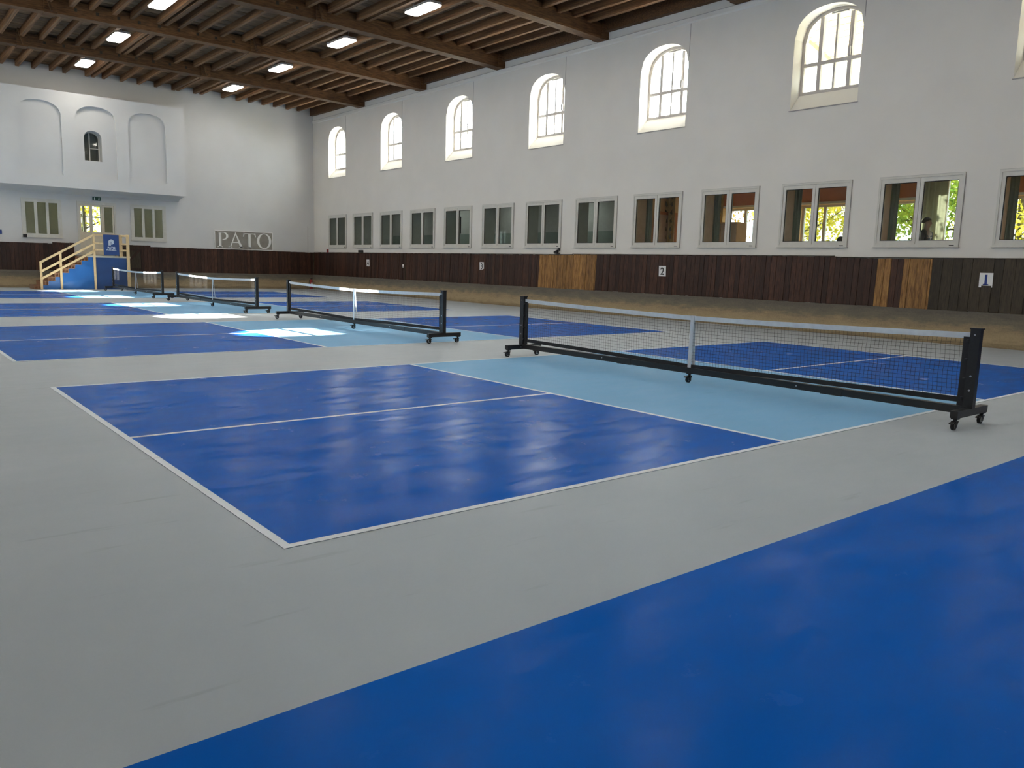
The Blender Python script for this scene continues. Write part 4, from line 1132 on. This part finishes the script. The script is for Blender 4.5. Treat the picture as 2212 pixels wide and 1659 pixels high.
emit('annex_fill_glow', (0.95, 1.0, 0.97), 14.0)  # row of gallery lamps added to brighten the panes, only one glimpsed
for k, yl in enumerate((15.8, 20.2, 24.6, 29.0, 33.4)):
    gl_ = thing('annex_fill_lamp', 'lit tube lamp of the fill row added in the room behind the windows, %s from the partition' % ORD[k], 'lamp', (14.2, yl, AZC - 0.12), 0, 'added fill lamps behind the windows')
    MB().box(-0.12, 0.12, -0.6, 0.6, 0.05, 0.12).build('housing', M['lamp_case'], gl_); MB().box(-0.10, 0.10, -0.58, 0.58, 0.03, 0.05).build('tube', M['annex_fill_glow'], gl_)

# ------------------------------------------------------------------ people in the cafe
plain('skin', (0.30, 0.18, 0.13), 0.5, var=0.05)
plain('hair_dark', (0.03, 0.022, 0.016), 0.6, var=0.2, scale=40)
plain('jacket', (0.045, 0.05, 0.06), 0.8, var=0.1, scale=20)
plain('jacket_brown', (0.09, 0.06, 0.045), 0.8, var=0.1, scale=20)
def figure(name, label, loc, rz, seated, cloth):
    # faces local -Y; one skinned body, clothes and hair are children
    t = thing(name, label, 'person', loc, rz)
    hip = 0.90 if not seated else 0.50
    V, E, Rd = [], [], []
    def v(x, y, z, r):
        V.append((x, y, z)); Rd.append(r if isinstance(r, tuple) else (r, r)); return len(V) - 1
    def chain(*ids):
        for a, b in zip(ids, ids[1:]): E.append((a, b))
    pel = v(0, 0, hip, (0.15, 0.11)); wa = v(0, 0.0, hip + 0.20, (0.13, 0.10)); ch = v(0, -0.01, hip + 0.40, (0.16, 0.115)); nk = v(0, 0, hip + 0.56, 0.06)
    hb = v(0, -0.015, hip + 0.63, (0.065, 0.075)); hm = v(0, -0.02, hip + 0.71, (0.078, 0.098)); ht = v(0, -0.01, hip + 0.80, (0.06, 0.075))
    chain(pel, wa, ch, nk, hb, hm, ht)
    nose = v(0, -0.125, hip + 0.69, 0.012); chain(hm, nose)
    for s in (-1, 1):
        sh = v(s*0.19, 0, hip + 0.47, 0.06); el = v(s*0.23, 0.03, hip + 0.19, 0.046); wr_ = v(s*0.20, -0.14 if not seated else -0.22, hip + 0.02, 0.034); hd = v(s*0.185, -0.20 if not seated else -0.29, hip - 0.01, (0.03, 0.04))
        chain(ch, sh, el, wr_, hd)
        for q, (dx, dy) in enumerate(((-0.03, -0.07), (-0.01, -0.085), (0.01, -0.085), (0.028, -0.07))):
            f1 = v(s*0.185 + dx, (-0.20 if not seated else -0.29) + dy, hip - 0.025, 0.009); chain(hd, f1)
        th = v(s*0.15, (-0.20 if not seated else -0.29) - 0.02, hip + 0.01, 0.010); chain(hd, th)
        if seated:
            k_ = v(s*0.10, -0.42, hip + 0.02, 0.065); an = v(s*0.10, -0.42, 0.09, 0.042); to = v(s*0.10, -0.58, 0.04, (0.04, 0.035))
            h0 = v(s*0.09, -0.06, hip - 0.01, 0.085)
        else:
            h0 = v(s*0.09, 0, hip - 0.08, 0.09); k_ = v(s*0.10, -0.01, 0.48, 0.062); an = v(s*0.10, 0.02, 0.09, 0.042); to = v(s*0.11, -0.14, 0.04, (0.04, 0.035))
        chain(pel, h0, k_, an, to)
    me = bpy.data.meshes.new('body'); me.from_pydata(V, E, []); me.update()
    o = obj('body', me, None, t)
    for mm in (M['skin'],): me.materials.append(mm)
    sk_ = o.modifiers.new('skin', 'SKIN')
    for i, sv in enumerate(me.skin_vertices[0].data):
        sv.radius = Rd[i]; sv.use_root = (i == pel)
    sk_.use_smooth_shade = True
    ss = o.modifiers.new('sub', 'SUBSURF'); ss.levels = 1; ss.render_levels = 1
    # jacket: same skeleton without head and hands, slightly wider
    keep = [i for i in range(len(V)) if not (V[i][2] > hip + 0.57)]
    hands = set()
    for i in range(len(V)):
        if Rd[i][0] <= 0.0345 and V[i][2] < hip + 0.4: hands.add(i)
    keep = [i for i in keep if i not in hands]
    mp_ = {k: j for j, k in enumerate(keep)}
    E2 = [(mp_[a], mp_[b]) for a, b in E if a in mp_ and b in mp_]
    m2 = bpy.data.meshes.new('clothes'); m2.from_pydata([V[k] for k in keep], E2, []); m2.update(); m2.materials.append(cloth)
    o2 = obj('clothes', m2, None, t)
    s2 = o2.modifiers.new('skin', 'SKIN')
    for j, k in enumerate(keep):
        m2.skin_vertices[0].data[j].radius = (Rd[k][0] + 0.022, Rd[k][1] + 0.022); m2.skin_vertices[0].data[j].use_root = (k == pel)
    s2.use_smooth_shade = True
    q2 = o2.modifiers.new('sub', 'SUBSURF'); q2.levels = 1; q2.render_levels = 1
    hz = hip + 0.72
    hr = MB(); n = 14; rows = []
    for k in range(7):
        a = k / 6 * 1.75
        for i in range(n):
            tt = 2*math.pi*i/n
            fr_ = max(0.0, -math.sin(tt))
            aa = a * (1 - 0.35 * fr_)
            hr.v.append((0.094*math.sin(aa)*math.cos(tt), 0.012 + 0.112*math.sin(aa)*math.sin(tt), hz + 0.015 + 0.115*math.cos(aa)))
    for k in range(6):
        for i in range(n): hr.f.append((k*n+i, k*n+(i+1) % n, (k+1)*n+(i+1) % n, (k+1)*n+i))
    hr.build('hair', M['hair_dark'], t, smooth=True)
    return t
figure('person', 'person in a dark jacket standing in profile behind the glass', (12.0, 5.25, AZF), 0.0, False, M['jacket'])
def chair(loc, rz, lab, hb=0.92):
    t = thing('cafe_chair', lab, 'chair', loc, rz, 'cafe chairs behind the glass')
    MB().box(-0.22, 0.22, -0.22, 0.22, 0.38, 0.41).build('seat', M['plank_dark'], t)
    MB().box(-0.22, 0.22, 0.22, 0.245, 0.55, hb).build('backrest', M['plank_dark'], t)
    for (x_, y_) in ((-0.2, -0.2), (0.2, -0.2), (-0.2, 0.232), (0.2, 0.232)): MB().box(x_-0.018, x_+0.018, y_-0.018, y_+0.018, 0, hb if y_ > 0 else 0.38).build('leg', M['plank_dark'], t)
chair((12.7, 7.80, AZF), R(90), 'cafe chair of the person seated left of the standing person')
figure('person', 'person seated low behind the window left of the standing person', (12.68, 7.80, AZF), R(90), True, M['jacket_brown'])
chair((12.7, 3.68, AZF), R(90), 'cafe chair of the person seated behind the rightmost window')
figure('person', 'person seated low behind the cut-off rightmost window', (12.68, 3.68, AZF), R(90), True, M['jacket_brown'])
chair((12.6, 6.35, AZF), R(60), 'tall dark chair back left of the standing person', 1.42)
curtain('sheer_curtain', 'pale sheer curtain hanging behind the standing person', 14.7, 5.98, 6.80, AZF, 4.25, M['curtain_sheer'], None, 5)
# ------------------------------------------------------------------ canopy outside the first arched windows
wood('canopy_wood', (0.30, 0.22, 0.12), (0.44, 0.35, 0.22), (1, 1, 1), 4, 0.7, 0.1, 0.6)
cn = thing('timber_canopy', 'cream slatted timber canopy outside the largest arched window', 'canopy', (XR + TW, 4.0, 8.45))  # its unseen near length is extended to block sun from the floor
nsl = 17
for i in range(nsl):
    a = i / nsl; b = (i + 0.9) / nsl
    def cp_(t): return (5.0 * t, -1.25 * t)
    (xa, za), (xb, zb) = cp_(a), cp_(b)
    MB().add([(xa, -15.0, za), (xb, -15.0, zb), (xb, 5.6, zb), (xa, 5.6, za), (xa, -15.0, za+0.03), (xb, -15.0, zb+0.03), (xb, 5.6, zb+0.03), (xa, 5.6, za+0.03)],
             [(0,3,2,1),(4,5,6,7),(0,1,5,4),(1,2,6,5),(2,3,7,6),(3,0,4,7)]).build('slat', M['canopy_wood'], cn)
MB().add([(0, -15.0, 0.06), (5.05, -15.0, -1.20), (5.05, 5.6, -1.20), (0, 5.6, 0.06), (0, -15.0, 0.10), (5.05, -15.0, -1.16), (5.05, 5.6, -1.16), (0, 5.6, 0.10)],
         [(0,3,2,1),(4,5,6,7),(0,1,5,4),(1,2,6,5),(2,3,7,6),(3,0,4,7)]).build('covering', M['roof_zinc'], cn)
for y in (-14.8, -10.8, -6.4, -2.0, 1.8, 5.5):
    MB().add([(0, y-0.05, 0.05), (5.0, y-0.05, -1.20), (5.0, y+0.05, -1.20), (0, y+0.05, 0.05), (0, y-0.05, -0.11), (5.0, y-0.05, -1.36), (5.0, y+0.05, -1.36), (0, y+0.05, -0.11)],
             [(0,1,2,3),(7,6,5,4),(0,4,5,1),(1,5,6,2),(2,6,7,3),(3,7,4,0)]).build('rafter', M['canopy_wood'], cn)

# ------------------------------------------------------------------ room behind the end wall
BYR = 39.6
b_ops = [(-0.25, 1.35, 1.75, 4.2), (-0.2, 0.95, 4.75, 7.3), (5.2, 7.4, 1.75, 4.2), (-5.6, -3.0, 1.75, 4.2)]  # last two openings added out of sight for more lobby light
br = MB()
wall_face(br, lambda s, z: (s, BYR, z), -6, 8, 1.0, 8.2, b_ops, False)
wall_face(br, lambda s, z: (s, BYR + 0.3, z), -6, 8, 1.0, 8.2, b_ops, True)
for (a, b, z0, z1) in b_ops:
    for q in ([(a,BYR,z0),(b,BYR,z0),(b,BYR+.3,z0),(a,BYR+.3,z0)], [(a,BYR,z1),(a,BYR+.3,z1),(b,BYR+.3,z1),(b,BYR,z1)],
              [(a,BYR,z0),(a,BYR+.3,z0),(a,BYR+.3,z1),(a,BYR,z1)], [(b,BYR,z0),(b,BYR,z1),(b,BYR+.3,z1),(b,BYR+.3,z0)]):
        br.add(q, [(0,1,2,3)])
plain('lobby_paint', (0.78, 0.75, 0.68), 0.85, spec=0.2, var=0.05)
struct(br.build('wall_lobby', M['lobby_paint']))
struct(MB().box(-6, 8, YF + FT, BYR, 1.2, 1.38).build('floor_lobby', M['annex_floor']))
struct(MB().box(-6, 8, YF + FT, BYR + 0.3, 4.45, 4.6).build('ceiling_lobby', M['lobby_paint']))
struct(MB().box(-6, 8, YF + FT, BYR + 0.3, 8.2, 8.4).build('ceiling_lobby_upper', M['lobby_paint']))
for x in (-6.0, 7.8): struct(MB().box(x, x + 0.2, YF + FT, BYR, 1.0, 8.2).build('wall_lobby_side', M['lobby_paint']))
for (a, b, z0, z1) in b_ops:
    w = sroot(wname(), ((a+b)/2, BYR + 0.1, z0)); hw = (b-a)/2; H = z1 - z0; f = MB()
    for (p, q, r0, r1) in ((-hw, hw, 0, 0.07), (-hw, hw, H-0.07, H), (-hw, -hw+0.07, 0.07, H-0.07), (hw-0.07, hw, 0.07, H-0.07)): f.box(p, q, -0.05, 0.05, r0, r1)
    f.build('frame', M['lobby_paint'], w)
    MB().box(-0.04, 0.04, -0.05, 0.05, 0.07, H-0.07).build('mullion', M['lobby_paint'], w)
    MB().box(-hw+0.07, hw-0.07, -0.03, 0.03, H*0.6, H*0.6+0.05).build('transom', M['lobby_paint'], w)
    for (p, q) in ((-hw+0.07, -0.04), (0.04, hw-0.07)): MB().box(p, q, -0.004, 0.004, 0.07, H-0.07).build('pane', M['glass_cafe'], w)

# ------------------------------------------------------------------ outdoors: ground and trees
plain('grass', (0.16, 0.17, 0.07), 0.9, var=0.3, scale=1.5)
struct(MB().box(XR + TW, 70, -45, 75, 0.7, 0.95).build('ground', M['grass']))
struct(MB().box(-60, XR + TW, YF + TW, 75, 0.7, 0.95).build('ground_far', M['grass']))
def leaf_mat(name, c1, c2):
    m, nt, b = nodes(name)
    N, L = nt.nodes, nt.links
    N.remove(b)
    tc = N.new('ShaderNodeTexCoord'); nz = N.new('ShaderNodeTexNoise'); nz.inputs['Scale'].default_value = 1.3; nz.inputs['Detail'].default_value = 4
    L.new(tc.outputs['Object'], nz.inputs['Vector'])
    rp = N.new('ShaderNodeValToRGB'); rp.color_ramp.elements[0].position = 0.38; rp.color_ramp.elements[1].position = 0.62
    rp.color_ramp.elements[0].color = (*c1, 1); rp.color_ramp.elements[1].color = (*c2, 1)
    L.new(nz.outputs['Fac'], rp.inputs['Fac'])
    d = N.new('ShaderNodeBsdfDiffuse'); t = N.new('ShaderNodeBsdfTranslucent'); mx = N.new('ShaderNodeMixShader'); mx.inputs[0].default_value = 0.45
    L.new(rp.outputs[0], d.inputs['Color']); L.new(rp.outputs[0], t.inputs['Color'])
    L.new(d.outputs[0], mx.inputs[1]); L.new(t.outputs[0], mx.inputs[2]); L.new(mx.outputs[0], N['Material Output'].inputs['Surface'])
    M[name] = m
leaf_mat('leaf_yellow', (0.42, 0.40, 0.05), (0.72, 0.60, 0.10))
leaf_mat('leaf_green', (0.12, 0.22, 0.04), (0.45, 0.50, 0.08))
leaf_mat('leaf_rust', (0.40, 0.20, 0.04), (0.60, 0.42, 0.08))
plain('bark', (0.07, 0.055, 0.04), 0.9, var=0.3, scale=10, bump=0.4)
def tree(lab, loc, h, rad, mat, n=3200, zc=0.6, ls=0.13):
    t = thing('deciduous_tree', lab, 'tree', loc, 0, 'autumn trees outside')
    tr = MB(); cz = h * zc
    tr.tube((0, 0, 0), (0.1, 0.05, h * 0.45), 0.16, 0.11, n=9, cap=False); tr.tube((0.1, 0.05, h*0.45), (0, 0, h * 0.85), 0.11, 0.03, n=9)
    br_ = MB()
    tips = []
    for k in range(16):
        a = random.uniform(0, 2*math.pi); z0 = h * random.uniform(0.22, 0.7); l = rad * random.uniform(0.6, 1.0)
        p1 = (math.cos(a)*l*0.5, math.sin(a)*l*0.5, z0 + l*random.uniform(0.0, 0.3)); p2 = (math.cos(a)*l, math.sin(a)*l, z0 + l*random.uniform(-0.1, 0.5))
        br_.tube((0.05, 0.02, z0), p1, 0.045, 0.028, n=6, cap=False); br_.tube(p1, p2, 0.028, 0.008, n=6)
        tips += [p1, p2, tuple((p1[i] + p2[i]) / 2 for i in range(3))]
        for q in range(2):
            p3 = tuple(p1[i] + random.uniform(-0.6, 0.6) for i in range(3)); br_.tube(p1, p3, 0.015, 0.005, n=5); tips.append(p3)
    tr.build('trunk', M['bark'], t); br_.build('branches', M['bark'], t)
    lf = MB()
    for i in range(n):
        c = random.choice(tips); s = rad * 0.24
        p = Vector((c[0] + random.gauss(0, s), c[1] + random.gauss(0, s), c[2] + random.gauss(0, s * 0.8)))
        if math.hypot(p.x, p.y) > rad: p.x *= rad / math.hypot(p.x, p.y); p.y *= rad / math.hypot(p.x, p.y)
        p.z = max(p.z, 0.9)
        u = Vector((random.gauss(0,1), random.gauss(0,1), random.gauss(0,1))).normalized() * ls * random.uniform(0.6, 1.2)
        w = u.cross(Vector((random.gauss(0,1), random.gauss(0,1), random.gauss(0,1)))).normalized() * ls * 0.55
        lf.add([p - u, p + w, p + u, p - w], [(0,1,2,3)])
    tag(lf.build('foliage', mat, t), kind='stuff')
for a in (('yellow leaved tree filling the cut-off window at the right edge', (22.0, 4.6), 8.0, 'leaf_yellow'),
          ('green leaved tree behind the window with the standing person', (22.0, 9.7), 9.0, 'leaf_green'),
          ('golden tree outside the window left of the standing person', (22.0, 14.8), 8.0, 'leaf_yellow'),
          ('rusty tree beyond the cafe, leftmost of the near row', (22.0, 19.9), 8.0, 'leaf_rust'),
          ('pale yellow tree in the second row outside, right of the green tree', (29.0, 9.0), 9.0, 'leaf_yellow'),
          ('yellow green tree in the second row outside, behind the golden tree', (29.0, 14.2), 9.0, 'leaf_green'),
          ('golden tree in the second row outside, leftmost', (29.0, 19.4), 9.0, 'leaf_yellow')):
    tree(a[0], (*a[1], 0.95), a[2], 2.45, M[a[3]], 5200, ls=0.10)
tree('bright yellow green tree outside the end wall double door', (1.7, 45.5, 0.95), 8.4, 2.8, M['leaf_yellow'], 5200, ls=0.13)
